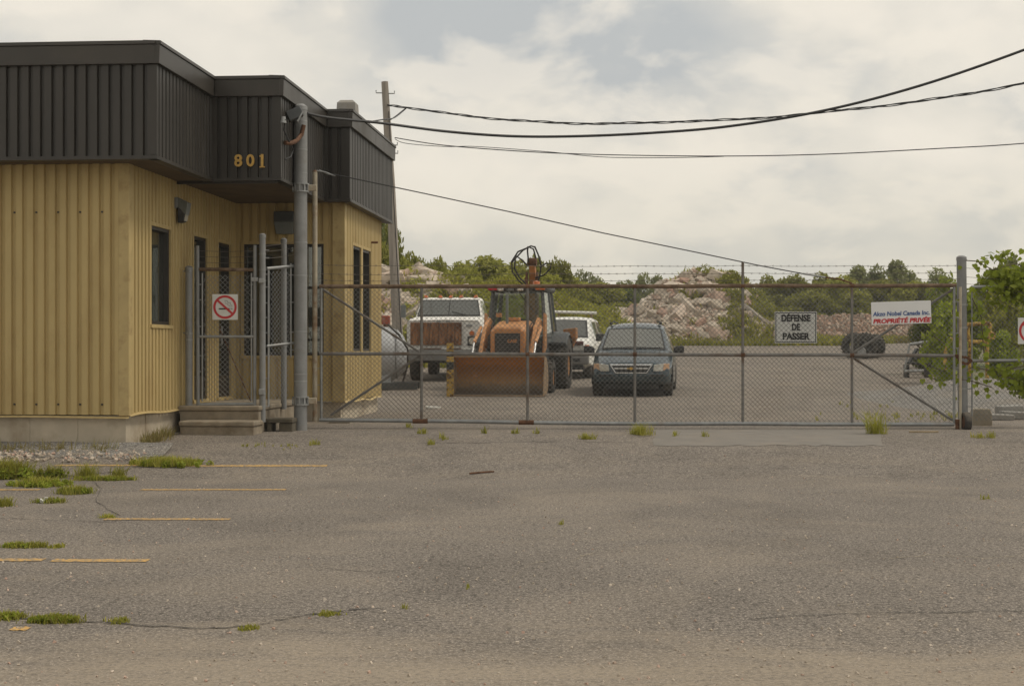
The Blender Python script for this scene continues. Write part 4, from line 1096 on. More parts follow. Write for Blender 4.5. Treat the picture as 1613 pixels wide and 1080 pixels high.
# ---- old white truck
tz = 42.0
trk = thing('old_truck', on_ground(699, tz), 'old white truck with a rusty boarded grille and orange roof lights', 'truck', rz=-R(5))
hood = MB().loft([[(-1.03, y, z0), (1.03, y, z0), (1.03, y, z1 - .12), (.95, y, z1), (0, y, z1 + .02), (-.95, y, z1), (-1.03, y, z1 - .12)] for y, z0, z1 in ((0.03, .90, 1.64), (.0, .88, 1.67), (.10, .86, 1.72), (1.05, .86, 1.79))])
hood.build('hood', M['paint_oldwhite'], trk, bevel=.03, smooth=True, angle=35)
cabs = []
for y, zb, w0, zt, w1 in ((1.0, .86, 1.0, 1.78, .94), (1.06, .86, 1.0, 1.80, .94), (1.42, .86, 1.0, 2.30, .84), (1.55, .86, 1.0, 2.36, .82), (2.5, .86, 1.0, 2.38, .82), (2.62, .86, 1.0, 2.32, .82)):
    zm = min(1.74, zt - .05)
    cabs.append([(-w0, y, zb), (w0, y, zb), (w0, y, zm), (w1, y, zt - .05), (w1 - .08, y, zt), (-w1 + .08, y, zt), (-w1, y, zt - .05), (-w0, y, zm)])
MB().loft(cabs).build('cab', M['paint_oldwhite'], trk, bevel=.02, smooth=True, angle=30)
def pane3(q, pts): return q.add(pts, [tuple(range(len(pts)))])
n_ = Vector((0, -.81, .58))
def tw_(x, s, off): 
    yy, zz = 1.06 + (1.42 - 1.06) * s, 1.80 + (2.30 - 1.80) * s; return Vector((x, yy, zz)) + n_ * off
MB().add([tw_(-.90, .02, .012), tw_(.90, .02, .012), tw_(.80, .97, .012), tw_(-.80, .97, .012)], [(0, 1, 2, 3)]).build('windscreen_seal', M['plastic'], trk)
for a, b in ((-.86, -.015), (.015, .86)):
    MB().add([tw_(a, .09, .02), tw_(b, .09, .02), tw_(b * .9, .90, .02), tw_(a * .9, .90, .02)], [(0, 1, 2, 3)]).build('windscreen', M['glass_dirty'], trk)
MB().tube([tw_(.1, .25, .03), tw_(.55, .03, .03)], .012, 5).build('wiper', M['plastic'], trk)
for s in (-1, 1):
    MB().add([(s * 1.003, 1.30, 1.88), (s * 1.003, 2.35, 1.88), (s * .855, 2.3, 2.29), (s * .87, 1.48, 2.26)], [(0, 1, 2, 3)]).build('side_window', M['glass'], trk)
    MB().tube([(s * 1.0, 1.2, 2.22), (s * 1.28, 1.12, 2.18), (s * 1.28, 1.12, 1.75), (s * 1.0, 1.25, 1.62)], .014, 6).build('mirror_arm', M['galv'], trk)
    MB().bb(s * 1.30 - .07, s * 1.30 + .07, 1.08, 1.12, 1.78, 2.14).build('mirror', M['mach_grey'], trk, bevel=.01)
    for y in (.62, 4.2): wheel(trk, s * .86, y, .46, .46, .26, .26, s, rim_m='rust')
# boards over the grille: separate boards
xs = [-.93, -.66, -.40, -.12, .12, .31, .50]
for a, b in zip(xs[:-1], xs[1:]):
    MB().bb(a + .004, b - .004, -.025 - random.uniform(0, .012), -.003, 1.0, 1.62 + random.uniform(-.01, .0)).build('grille_board', M['board'], trk)
MB().bb(-.2, -.08, -.04, -.02, 1.63, 1.67).build('board_clip', M['galv'], trk); MB().bb(.06, .18, -.04, -.02, 1.63, 1.67).build('board_clip', M['galv'], trk)
hl = MB().lathe([(-.05, .0), (-.05, .10), (-.02, .115), (.0, .115)], (.79, .0, 1.11), 'y', 20).build('headlight', M['chrome'], trk, smooth=True)
MB().lathe([(-.057, 0), (-.057, .075), (-.05, .08)], (.79, 0, 1.11), 'y', 16).build('lens', M['lamp_glass'], hl)
MB().bb(.66, .92, -.012, .0, .98, 1.24).build('headlight_panel', M['plastic'], trk)
MB().lathe([(-.06, 0), (-.06, .06), (.0, .075)], (.78, 0, 1.32), 'y', 14).build('turn_signal', M['amber'], trk)
MB().bb(.62, .78, -.008, .002, 1.50, 1.56).build('badge', M['galv'], trk)
for x in (-.72, -.3, 0, .3, .72):
    MB().loft([[(x - .06, 1.5, 2.36), (x + .06, 1.5, 2.36), (x + .06, 1.62, 2.36), (x - .06, 1.62, 2.36)], [(x - .035, 1.53, 2.43), (x + .035, 1.53, 2.43), (x + .035, 1.6, 2.43), (x - .035, 1.6, 2.43)]]).build('roof_light', M['amber'], trk)
MB().bb(-1.08, 1.08, -.2, -.06, .56, .86).build('bumper', M['grey_plastic'], trk, bevel=.03)
MB().bb(-.9, .9, .1, 4.6, .5, .85).build('chassis', M['plastic'], trk)
MB().bb(-1.1, 1.1, 2.75, 5.2, .95, 1.15).build('deck', M['rust'], trk)
MB().box((-.3, -.12, .90), (.5, .1, .03)).box((.35, -.12, .90), (.3, .1, .03)).build('bumper_brackets', M['rust'], trk)

# ---- backhoe loader
bh = thing('backhoe_loader', on_ground(782, 35.0), 'orange backhoe loader with its front bucket lowered to the ground', 'backhoe', rz=-R(9))
# bucket: curved back shell with side plates
prof = [(0.0, .03), (.28, .03), (.55, .07), (.72, .20), (.78, .42), (.70, .66), (.50, .84), (.36, .92)]
ring0 = [(y, z) for y, z in prof]; W = 1.07
th = .025
inner = []
for i, (y, z) in enumerate(prof):
    inner.append((y, z))
q = MB(); vs = []
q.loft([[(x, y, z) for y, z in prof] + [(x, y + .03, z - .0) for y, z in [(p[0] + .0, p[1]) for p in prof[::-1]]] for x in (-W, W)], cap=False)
buck = q.build('bucket', M['bucket_graded'], bh, smooth=True)
sidep = [(-.02, .02)] + prof[1:] + [(.30, .88), (.12, .45)]
for s in (-1, 1):
    MB().prism([(s * W, y, z) for y, z in [(0.0, .02), (.28, .02), (.55, .06), (.74, .19), (.80, .42), (.72, .67), (.52, .86), (.34, .94), (.16, .50)]], (s * .0, 0, 0), (s * .03, 0, 0)).build('side_plate', M['bucket_edge'], buck)
MB().bb(-W - .035, W + .035, -.08, .06, .005, .032).build('cutting_edge', M['bucket_edge'], buck, bevel=.004)
MB().bb(-W, W, .33, .39, .90, .945).build('top_lip', M['bucket_edge'], buck)
# tractor hood and grille
MB().loft([[(-w_, y, .75), (w_, y, .75), (w_, y, zt - .12), (w_ - .10, y, zt), (-w_ + .10, y, zt), (-w_, y, zt - .12)] for y, w_, zt in ((1.62, .40, 1.60), (1.72, .43, 1.66), (2.4, .45, 1.76), (3.0, .46, 1.80))]).build('hood', M['orange'], bh, bevel=.03, smooth=True, angle=30)
gl_ = MB().bb(-.30, .30, 1.57, 1.63, .92, 1.47).build('grille', M['plastic'], bh, bevel=.01)
for k in range(9): MB().bb(-.28, .28, 1.55, 1.572, .96 + k * .054, .985 + k * .054).build('grille_slat', M['mach_dark'], gl_)
text('grille_lettering', 'CASE', .10, M['orange'], gl_, (.12, 1.545, 1.28), bold=.004)
for s in (-1, 1):
    MB().bb(s * .36 - .05, s * .36 + .05, 1.56, 1.66, .80, 1.52).build('grille_guard', M['orange'], bh, bevel=.01)
    # loader arm: from tower beside the hood forward and down to the bucket
    ax = s * .62
    arm = MB().prism([(ax, y, z) for y, z in ((2.9, 1.78), (2.55, 1.86), (1.95, 1.62), (1.35, 1.05), (.85, .62), (.75, .45), (.92, .42), (1.5, .85), (2.1, 1.40), (2.85, 1.55))], (-.045, 0, 0), (.045, 0, 0))
    ao = arm.build('loader_arm', M['orange'], bh, bevel=.012)
    MB().prism([(ax, y, z) for y, z in ((2.5, .75), (2.95, .75), (3.0, 1.95), (2.75, 1.98))], (s * .09, 0, 0), (s * .15, 0, 0)).build('loader_tower', M['orange'], bh, bevel=.012)
    MB().tube([(ax - s * .14, 2.6, .95), (ax - s * .14, 1.55, 1.0)], .045, 10).build('lift_cylinder', M['mach_dark'], ao)
    MB().tube([(ax - s * .14, 1.55, 1.0), (ax - s * .1, 1.1, 1.0)], .025, 8).build('piston_rod', M['chrome'], ao)
    MB().tube([(ax + s * .12, 2.1, 1.62), (ax + s * .12, 1.2, 1.25)], .042, 10).build('tilt_cylinder', M['orange'], ao)
    MB().tube([(ax + s * .12, 1.2, 1.25), (ax + s * .12, .85, .85)], .024, 8).build('piston_rod', M['chrome'], ao)
    for k in range(2):
        MB().tube([(ax - s * (.1 + .04 * k), 2.5, 1.75), (ax - s * (.12 + .03 * k), 2.1, 1.55 + .1 * k), (ax - s * .13, 1.7, 1.15), (ax - s * .1, 1.35, .95)], .014, 6).build('hose', M['hose'], ao)
    wheel(bh, s * .93, 1.95, .42, .42, .30, .22, s, lugs=18, rim_m='orange')
    wheel(bh, s * .95, 4.25, .72, .72, .46, .36, s, lugs=20, rim_m='orange', dn=32)
    # rear fenders
    fr_ = []
    for k in range(9):
        a = R(42 + 14 * k); y, z = 4.25 - .84 * math.cos(a), .72 + .84 * math.sin(a)
        if z < .6: continue
        fr_.append([(s * .70, y, z), (s * 1.16, y, z - .03), (s * 1.19, y, z - .10), (s * .70, y, z - .05)])
    MB().loft(fr_).build('fender', M['mach_dark'], bh, smooth=True, angle=40)
    MB().bb(s * .72 - .06, s * .72 + .06, 2.75, 3.3, .55, 1.1).build('step_box', M['mach_dark'], bh, bevel=.02)
# exhaust
MB().tube([(-.10, 2.15, 1.7), (-.10, 2.15, 2.42)], .035, 10).build('exhaust', M['mach_grey'], bh, smooth=True)
# cab: posts, roof, glass
zr = 2.56
def cp(x, y, z): return Vector((x, y, z))
crn = {}
for s in (-1, 1):
    f0, f1 = cp(s * .74, 3.05, 1.05), cp(s * .62, 3.2, zr)
    m0, m1 = cp(s * .78, 3.95, 1.35), cp(s * .66, 3.95, zr)
    r0_, r1_ = cp(s * .76, 4.75, 1.5), cp(s * .64, 4.65, zr)
    for a, b in ((f0, f1), (m0, m1), (r0_, r1_)):
        MB().tube([a, b], .05, 6).build('cab_post', M['mach_dark'], bh)
    crn[s] = (f0, f1, m0, m1, r0_, r1_)
    q = MB().add([f0 + cp(s * .02, .04, .1), m0 + cp(s * .02, -.03, .02), m1 + cp(s * .02, -.03, -.05), f1 + cp(s * .02, .04, -.05)], [(0, 1, 2, 3)]); q.build('side_glass', M['glass_cab'], bh)
    q = MB().add([m0 + cp(s * .02, .04, .02), r0_ + cp(s * .02, -.03, .02), r1_ + cp(s * .02, -.03, -.05), m1 + cp(s * .02, .04, -.05)], [(0, 1, 2, 3)]); q.build('side_glass', M['glass_cab'], bh)
    MB().tube([f0 + cp(0, 0, .35), m0 + cp(0, 0, .05)], .025, 6).build('door_frame', M['mach_dark'], bh)
q = MB().add([crn[-1][0] + cp(.05, -.02, .1), crn[1][0] + cp(-.05, -.02, .1), crn[1][1] + cp(-.05, -.02, -.04), crn[-1][1] + cp(.05, -.02, -.04)], [(0, 1, 2, 3)]); q.build('windscreen', M['glass_cab'], bh)
q = MB().add([crn[-1][4], crn[1][4], crn[1][5], crn[-1][5]], [(0, 1, 2, 3)]); q.build('rear_glass', M['glass_cab'], bh)
MB().tube([crn[-1][0] + cp(0, -.02, .42), crn[1][0] + cp(0, -.02, .42)], .022, 6).build('windscreen_bar', M['mach_dark'], bh)
MB().tube([(.05, 3.14, 2.5), (.42, 3.06, 2.05)], .012, 5).build('wiper', M['plastic'], bh)
MB().bb(-.74, .74, 3.05, 4.7, .95, 1.15).build('cab_floor', M['mach_dark'], bh)
MB().bb(-.73, .73, 4.66, 4.74, 1.1, 1.40).build('rear_panel', M['mach_dark'], bh)
MB().bb(-.24, .24, 3.95, 4.08, 1.45, 1.85).bb(-.24, .24, 3.6, 4.1, 1.35, 1.5).build('seat', M['plastic'], bh, bevel=.04)
MB().bb(-.3, .3, 3.1, 3.25, 1.1, 1.62).build('dashboard', M['plastic'], bh, bevel=.03)
MB().tube([(.17 * math.cos(a), 3.42 + .06 * math.sin(a), 1.72 + .15 * math.sin(a)) for a in [2 * math.pi * k / 16 for k in range(16)]], .014, 6, closed=True).build('steering_wheel', M['plastic'], bh)
rf_ = MB().loft([[(-w_, y0, z), (w_, y0, z), (w_, y1, z), (-w_, y1, z)] for z, w_, y0, y1 in ((zr - .02, .70, 3.1, 4.75), (zr + .02, .74, 3.02, 4.82), (zr + .10, .74, 3.02, 4.82), (zr + .15, .66, 3.12, 4.7))]).build('roof', M['mach_dark'], bh, bevel=.02, smooth=True, angle=35)
for x, m in ((-.40, 'lamp_glass'), (-.14, 'mach_grey'), (.10, 'lamp_glass')): MB().bb(x - .075, x + .075, 2.95, 3.03, zr - .02, zr + .08).build('work_light', M[m], rf_, bevel=.02)
for s in (-1, 1): MB().bb(s * .60 - .12, s * .60 + .12, 2.97, 3.05, zr + .0, zr + .10).build('marker_light', M['red'] if s < 0 else M['amber'], rf_, bevel=.015)
MB().lathe([(.15, .0), (.15, .09), (.24, .085), (.26, .0)], (.42, 3.6, zr), 'z', 14).build('beacon', M['amber'], rf_, smooth=True)
# boom folded upright behind the cab
bo = MB().loft([[(x0 - w_, y - d_, z), (x0 + w_, y - d_, z), (x0 + w_, y + d_, z), (x0 - w_, y + d_, z)] for x0, w_, y, d_, z in ((.0, .15, 5.7, .2, .9), (.0, .13, 5.95, .22, 1.7), (.0, .10, 6.0, .20, 2.6), (.0, .075, 5.8, .13, 3.3), (0, .06, 5.75, .1, 3.5))]).build('boom', M['bucket'], bh, bevel=.02)
MB().lathe([(-.12, 0), (-.12, .11), (.12, .11), (.12, 0)], (0, 5.72, 3.42), 'x', 14).build('boom_pivot', M['rust'], bo)
for s in (-1, 1):
    MB().tube([(s * .15, 5.6, 2.0), (s * .14, 5.65, 3.0)], .05, 8).build('boom_cylinder', M['rust'], bo)
    MB().bb(s * .14 - .02, s * .14 + .02, 5.6, 5.8, 2.6, 3.15).build('boom_plate', M['rust'], bo)
for pts in ([(-.15, 5.6, 2.75), (-.32, 5.5, 2.9), (-.50, 5.5, 3.15), (-.52, 5.5, 3.42), (-.35, 5.5, 3.68), (-.05, 5.5, 3.80), (.06, 5.55, 3.75), (.12, 5.6, 3.5)],
            [(-.12, 5.6, 2.8), (-.30, 5.4, 3.0), (-.43, 5.4, 3.25), (-.40, 5.4, 3.5), (-.2, 5.45, 3.72), (.0, 5.5, 3.83), (.10, 5.5, 3.80)],
            [(.10, 5.5, 3.82), (.2, 5.45, 3.6), (.28, 5.45, 3.3), (.24, 5.5, 3.05), (.15, 5.6, 2.8)],
            [(.12, 5.6, 3.0), (.35, 5.45, 3.05), (.52, 5.4, 3.2), (.56, 5.4, 3.35), (.42, 5.4, 3.36), (.24, 5.45, 3.26)],
            [(-.5, 5.5, 3.40), (-.38, 5.45, 3.56), (-.22, 5.4, 3.45), (-.08, 5.5, 3.3)],
            [(-.08, 5.62, 3.4), (-.1, 5.55, 3.7), (-.08, 5.5, 3.82)]):
    MB().tube([Vector(p) for p in pts], .022, 7).build('hydraulic_hose', M['hose'], bo, smooth=True)
MB().loft([[(.86, 5.5, 1.62), (1.20, 5.5, 1.66), (1.20, 5.9, 1.66), (.86, 5.9, 1.62)], [(.84, 5.5, 1.40), (1.20, 5.5, 1.40), (1.20, 5.95, 1.40), (.84, 5.95, 1.40)], [(.96, 5.6, 1.12), (1.08, 5.6, 1.12), (1.08, 5.85, 1.12), (.96, 5.85, 1.12)]]).build('stabiliser', M['bucket'], bh, bevel=.02)
MB().bb(-.6, .6, 4.8, 5.6, .5, 1.2).bb(-.45, .45, 1.7, 4.8, .5, .95).build('chassis', M['mach_dark'], bh, bevel=.02)
MB().box((-.40, 2.75, 1.93), (.12, .2, .1)).box((.0, 2.6, 1.83), (.3, .3, .08)).build('hood_filler', M['orange'], bh, bevel=.01)

# ---- striped bollard left of the bucket
bol = thing('hazard_post', P(709, 620, 34.9), 'chipped yellow and black striped steel post left of the bucket', 'post')
zz = 0; cols = ['hazard', 'black', 'hazard', 'black', 'hazard']
for (z0, z1), c in zip(((0, .62), (.62, .80), (.80, .92), (.92, 1.04), (1.04, 1.23)), cols):
    MB().bb(-.08, .08, -.06, .06, z0, z1).build('stripe', M[c], bol)
bol.location.z = g(34.9)

# ---- grey tank
tk = thing('storage_tank', on_ground(600, 38.5), 'pale grey horizontal tank with domed end beside the building', 'tank')
def tp(px, py, d=38.5): return P(px, py, d)
cz = .18 + .70
prof = [(-5.0, 0.001), (-5.0, .70), (.05, .70), (.28, .67), (.45, .58), (.58, .44), (.66, .25), (.69, .08), (.695, .001)]
MB().lathe(prof, (0, 0, cz), 'x', 36).build('shell', M['tank'], tk, smooth=True, angle=50)
MB().tube([(.42 + .002, .62 * math.cos(a), cz + .62 * math.sin(a)) for a in [2 * math.pi * k / 30 for k in range(30)]], .012, 5, closed=True).build('weld_band', M['galv_dull'], tk)
MB().bb(.05, .28, -.45, .45, .05, .5).bb(-3.0, -2.7, -.5, .5, .05, .5).build('saddle', M['tank'], tk, bevel=.01)
MB().bb(-3.4, .95, -.65, -.45, .0, .17).bb(-3.4, .95, .45, .65, .0, .17).build('skid_beam', M['mach_dark'], tk)
MB().box((.12, 0, 1.74), (.22, .2, .22)).build('valve_box', mat('faded red paint', (.33, .075, .04), .7, dirt=(.4, .36, .3), dirt_amt=.8, dirt_scale=8), tk, bevel=.02)
MB().tube([(.12, 0, 1.5), (.12, 0, 1.66)], .06, 10).build('valve_neck', M['rust'], tk)
MB().tube([(.2, -.3, 1.62), (.5, -.5, 1.35), (.72, -.6, 1.0), (.72, -.6, .6), (.6, -.6, .2)], .025, 7).build('hose', M['hose'], tk, smooth=True)

# ================================================================ rocks and mounds
def rock_mesh(k, flat=.65):
    r = random.Random(100 + k); bm = bmesh.new()
    for sx in (-1, 1):
        for sy in (-1, 1):
            for sz in (-1, 1):
                bm.verts.new(Vector((sx * r.uniform(.3, .55), sy * r.uniform(.28, .5), sz * flat * r.uniform(.25, .5))))
    for i in range(5):
        v = Vector((r.gauss(0, 1), r.gauss(0, 1), r.gauss(0, 1))).normalized(); bm.verts.new(Vector((v.x * .55, v.y * .5, v.z * flat * .5)))
    bmesh.ops.convex_hull(bm, input=bm.verts)
    for v in [v for v in bm.verts if not v.link_faces]: bm.verts.remove(v)
    me = bpy.data.meshes.new('rock'); bm.to_mesh(me); bm.free(); me.materials.append(M['rock'])
    return me
ROCKS = [rock_mesh(k, .55 + .05 * (k % 5)) for k in range(12)]
def small_rocks(name, spots, m, parent):
    vs, fs = [], []
    for (p, s) in spots:
        me = random.choice(ROCKS); o = len(vs); e = Euler((random.uniform(0, 6), random.uniform(0, 6), random.uniform(0, 6))).to_matrix() * s
        vs += [tuple(e @ v.co + p) for v in me.vertices]; fs += [tuple(i + o for i in f.vertices) for f in me.polygons]
    o = raw(name, vs, fs, m, parent); o['kind'] = 'stuff'; return o
def vnoise(x, y, s=1.0):
    return math.sin(x * 1.7 * s + 1.3 * math.sin(y * 1.1 * s)) * .5 + math.sin(y * 2.3 * s + x * .9 * s) * .3 + math.sin(x * 4.1 * s - y * 3.3 * s) * .2
class Mound:
    def __init__(s, d, front, back, sil, amp=.2):
        """sil: silhouette (px,py) at depth d"""
        s.d, s.f, s.b, s.amp = d, front, back, amp
        s.xs = [(p[0] - CX) * d / F for p in sil]; s.zs = [max(0, EYE + (HY - p[1]) * d / F - g(d)) for p in sil]
    def h(s, x, y):
        H = float(np.interp(x, s.xs, s.zs))
        t = (y - s.d) / (s.b if y > s.d else s.f)
        k = max(0, 1 - abs(t)); k = k ** .8
        return H * k + (s.amp * vnoise(x, y) * min(1, H) * k if H > 0 else 0)
    def z(s, x, y): return g(y) + s.h(x, y)
    def mesh(s, name, m, parent, nx=70, ny=26):
        vs, fs = [], []
        L = root_of(parent).location if parent else Vector()
        for j in range(ny + 1):
            y = s.d - s.f + (s.f + s.b) * j / ny
            for i in range(nx + 1):
                x = s.xs[0] + (s.xs[-1] - s.xs[0]) * i / nx
                vs.append((x - L.x, y - L.y, s.z(x, y) - .06 - L.z))
        for j in range(ny):
            for i in range(nx):
                k = j * (nx + 1) + i; fs.append((k, k + 1, k + nx + 2, k + nx + 1))
        return raw(name, vs, fs, m, parent, smooth=True)
    def rnd(s, xa=None, xb=None, ya=None, yb=None):
        x = random.uniform(xa if xa is not None else s.xs[0], xb if xb is not None else s.xs[-1])
        y = random.uniform(ya if ya is not None else s.d - s.f, yb if yb is not None else s.d + s.b * .3)
        return x, y, s.z(x, y)
def blades(spots, name, m, parent=None, kind='stuff', hmin=.2, hmax=.5, n=7, spread=.12, wid=.018, lean=.5):
    """tufts of bent grass blades at (x,y,z,scale)"""
    vs, fs = [], []
    L = root_of(parent).location if parent is not None else Vector()
    for (x, y, z, sc) in spots:
        for k in range(n):
            a = random.uniform(0, 6.283); r = random.uniform(0, spread) * sc
            bx_, by_ = x + r * math.cos(a) - L.x, y + r * math.sin(a) - L.y; b = z - L.z
            h = random.uniform(hmin, hmax) * sc; ln = random.uniform(.05, lean) * h; a2 = random.uniform(0, 6.283)
            dx, dy = math.cos(a2) * ln, math.sin(a2) * ln; px_, py_ = -math.sin(a2) * wid * sc, math.cos(a2) * wid * sc
            if abs(px_) < wid * .4 * sc: px_ = wid * .5 * sc
            o = len(vs)
            vs += [(bx_ - px_, by_ - py_, b), (bx_ + px_, by_ + py_, b), (bx_ + dx * .4 + px_ * .8, by_ + dy * .4 + py_ * .8, b + h * .6), (bx_ + dx * .4 - px_ * .8, by_ + dy * .4 - py_ * .8, b + h * .6), (bx_ + dx, by_ + dy, b + h)]
            fs += [(o, o + 1, o + 2, o + 3), (o + 3, o + 2, o + 4)]
    o = raw(name, vs, fs, m, parent)
    if kind: o['kind'] = kind
    return o
def leaves_mesh(centers, n, size, name, m, jitter=1.0, seed=0):
    """leaf quads scattered in clumps: centers = (x,y,z,r)"""
    r = np.random.default_rng(seed)
    C = np.array(centers, float); w = C[:, 3] ** 2; idx = r.choice(len(C), n, p=w / w.sum())
    d = r.normal(size=(n, 3)); d /= np.linalg.norm(d, axis=1)[:, None]
    rad = r.uniform(.35, 1.0, n) ** .6
    pos = C[idx, :3] + d * (C[idx, 3] * rad)[:, None] * np.array([1, 1, .8])
    a = r.normal(size=(n, 3)); a /= np.linalg.norm(a, axis=1)[:, None]
    up = np.tile(np.array([0, 0, 1.0]), (n, 1)) + d * .8 + r.normal(size=(n, 3)) * .6
    b = np.cross(a, up); b /= np.linalg.norm(b, axis=1)[:, None] + 1e-9
    sz = (size * r.uniform(.55, 1.3, n))[:, None]
    v = np.empty((n, 4, 3)); v[:, 0] = pos - a * sz; v[:, 1] = pos + b * sz * .55; v[:, 2] = pos + a * sz; v[:, 3] = pos - b * sz * .55
    me = bpy.data.meshes.new(name)
    me.vertices.add(n * 4); me.vertices.foreach_set('co', v.reshape(-1))
    me.loops.add(n * 4); me.loops.foreach_set('vertex_index', np.arange(n * 4, dtype=np.int32))
    me.polygons.add(n); me.polygons.foreach_set('loop_start', np.arange(0, n * 4, 4, dtype=np.int32)); me.polygons.foreach_set('loop_total', np.full(n, 4, dtype=np.int32))
    me.update(); me.validate(); me.materials.append(m)
    return me

# ---- big rubble pile on the right
RP = Mound(84, 7.5, 8, [(900, 548), (955, 512), (985, 492), (1015, 472), (1050, 450), (1075, 437), (1098, 427), (1125, 432), (1150, 436), (1172, 452), (1195, 478), (1222, 498), (1245, 514), (1270, 545)], .28)
rub = thing('rubble_pile', (10.0, 84, g(84)), 'tall pile of broken concrete overgrown with weeds behind the minivan', 'rubble')
RP.mesh('earth_core', M['mound'], rub)
n = 0; tries = 0
weedy = lambda x, y: (x > 11.0 and vnoise(x * .8 + 2, y * .9) > -.15) or (x > 9.0 and vnoise(x * .8 + 2, y * .9) > .35)
while n < 290 and tries < 6000:
    tries += 1
    x, y, z = RP.rnd(5.2, 15.2, 76.8, 85.0)
    if RP.h(x, y) < .12: continue
    if weedy(x, y) and random.random() < .75: continue
    if x > 12.5 and random.random() < .4: continue
    s = random.choice((.36, .4, .45, .5, .55, .62, .75, 1.0)) * random.uniform(.85, 1.15)
    o = inst('rock', random.choice(ROCKS), rub, (x - 10, y - 84, z - g(84) + s * .08), (random.uniform(-.6, .6), random.uniform(-.6, .6), random.uniform(0, 6.28)), (s, s * random.uniform(.7, 1), s * random.uniform(.7, 1.1)))
    n += 1
sp = []
for _ in range(4200):
    x, y, z = RP.rnd(5.0, 15.5, 76.6, 86)
    if RP.h(x, y) > .05 and not (weedy(x, y) and random.random() < .7): sp.append((Vector((x - 10, y - 84, z - g(84))), random.uniform(.12, .34)))
small_rocks('rubble', sp, M['rock'], rub)
# timber beam leaning on the pile
MB().tube([P(1172, 482, 79.5) - rub.location, P(1200, 505, 78.6) - rub.location], .17, 7).build('timber', M['pole'], rub)
sp = []
for _ in range(3600):
    x, y, z = RP.rnd(4.4, 17.5, 75.8, 87)
    if weedy(x, y) or RP.h(x, y) < .35 or random.random() < .04: sp.append((x, y, z - .03, random.uniform(.6, 1.5)))
blades(sp, 'weeds', M['grass'], rub, hmin=.12, hmax=.36, n=8, spread=.28, wid=.035, lean=1.2)
cen = []
for _ in range(75):
    x, y, z = RP.rnd(9.3, 16.5, 76.5, 86)
    if RP.h(x, y) > .1 and (x > 11 or weedy(x, y)): cen.append((x - 10, y - 84, z - g(84) + .15, random.uniform(.3, .7)))
cme = leaves_mesh(cen, 9000, .11, 'weed_leaves', M['leaf_mid'], seed=3)
o = inst('weed_foliage', cme, rub, (0, 0, 0)); o['kind'] = 'stuff'

# ---- left mound: big broken slabs at the left, weeds to the right
LP = Mound(58, 7, 8, [(520, 500), (560, 440), (600, 428), (630, 432), (660, 436), (700, 444), (760, 452), (830, 462), (900, 478), (950, 497), (985, 520)], .3)
lm = thing('slab_mound', (-1.5, 58, g(58)), 'weedy mound of broken concrete slabs behind the white truck', 'rubble')
LP.mesh('earth_core', M['mound'], lm)
n = 0
while n < 240:
    x, y, z = LP.rnd(-6.6, -1.4, 51.3, 59.5)
    if x > -2.8 and random.random() < .55: continue
    s = random.choice((.45, .5, .6, .7, .85, 1.05)) * random.uniform(.85, 1.2)
    inst('rock', random.choice(ROCKS), lm, (x + 1.5, y - 58, z - g(58) + s * .12), (random.uniform(-.5, .5), random.uniform(-.5, .5), random.uniform(0, 6.28)), (s, s * .8, s * random.uniform(.6, 1.0)))
    n += 1
for _ in range(55):
    x, y, z = LP.rnd(-1.4, 3.8, 51.5, 57)
    if LP.h(x, y) < .1: continue
    s = random.uniform(.3, .65)
    inst('rock', random.choice(ROCKS), lm, (x + 1.5, y - 58, z - g(58) + s * .08), (random.uniform(-.4, .4), random.uniform(-.4, .4), random.uniform(0, 6.28)), (s, s * .8, s * .8))
sp = [(Vector((x + 1.5, y - 58, z - g(58))), random.uniform(.1, .3)) for x, y, z in (LP.rnd(-6.8, 3.8, 51, 60) for _ in range(700))]
small_rocks('rubble', sp, M['rock'], lm)
sp = []
for _ in range(5200):
    x, y, z = LP.rnd(-6.5, 4.3, 50.5, 61)
    if x > -3.2 or random.random() < .12: sp.append((x, y, z - .03, random.uniform(.6, 1.5)))
blades(sp, 'weeds', M['grass'], lm, hmin=.10, hmax=.34, n=8, spread=.25, wid=.026, lean=1.2)
cen = []
for _ in range(150):
    x, y, z = LP.rnd(-3.9, 4.2, 51.5, 60); cen.append((x + 1.5, y - 58, z - g(58) + .15, random.uniform(.25, .6)))
o = inst('weed_foliage', leaves_mesh(cen, 16000, .085, 'weed_leaves', M['leaf_mid'], seed=4), lm, (0, 0, 0)); o['kind'] = 'stuff'
# pale pipe lying on the mound
tag(MB().tube([P(868, 491, 50.3), P(940, 493, 50.3)], .05, 8).build('pale_pipe', M['ceramic_white']), 'pale pipe lying level behind the white sport utility vehicle', 'pipe')
# prop for the pipe so that it rests on something
tag(MB().tube([on_ground(880, 50.35), P(880, 492.6, 50.35)], .04, 6).tube([on_ground(932, 50.35), P(932, 493.6, 50.35)], .04, 6).build('pipe_trestle', M['wood']), 'two low stakes carrying the pale pipe', 'stakes')

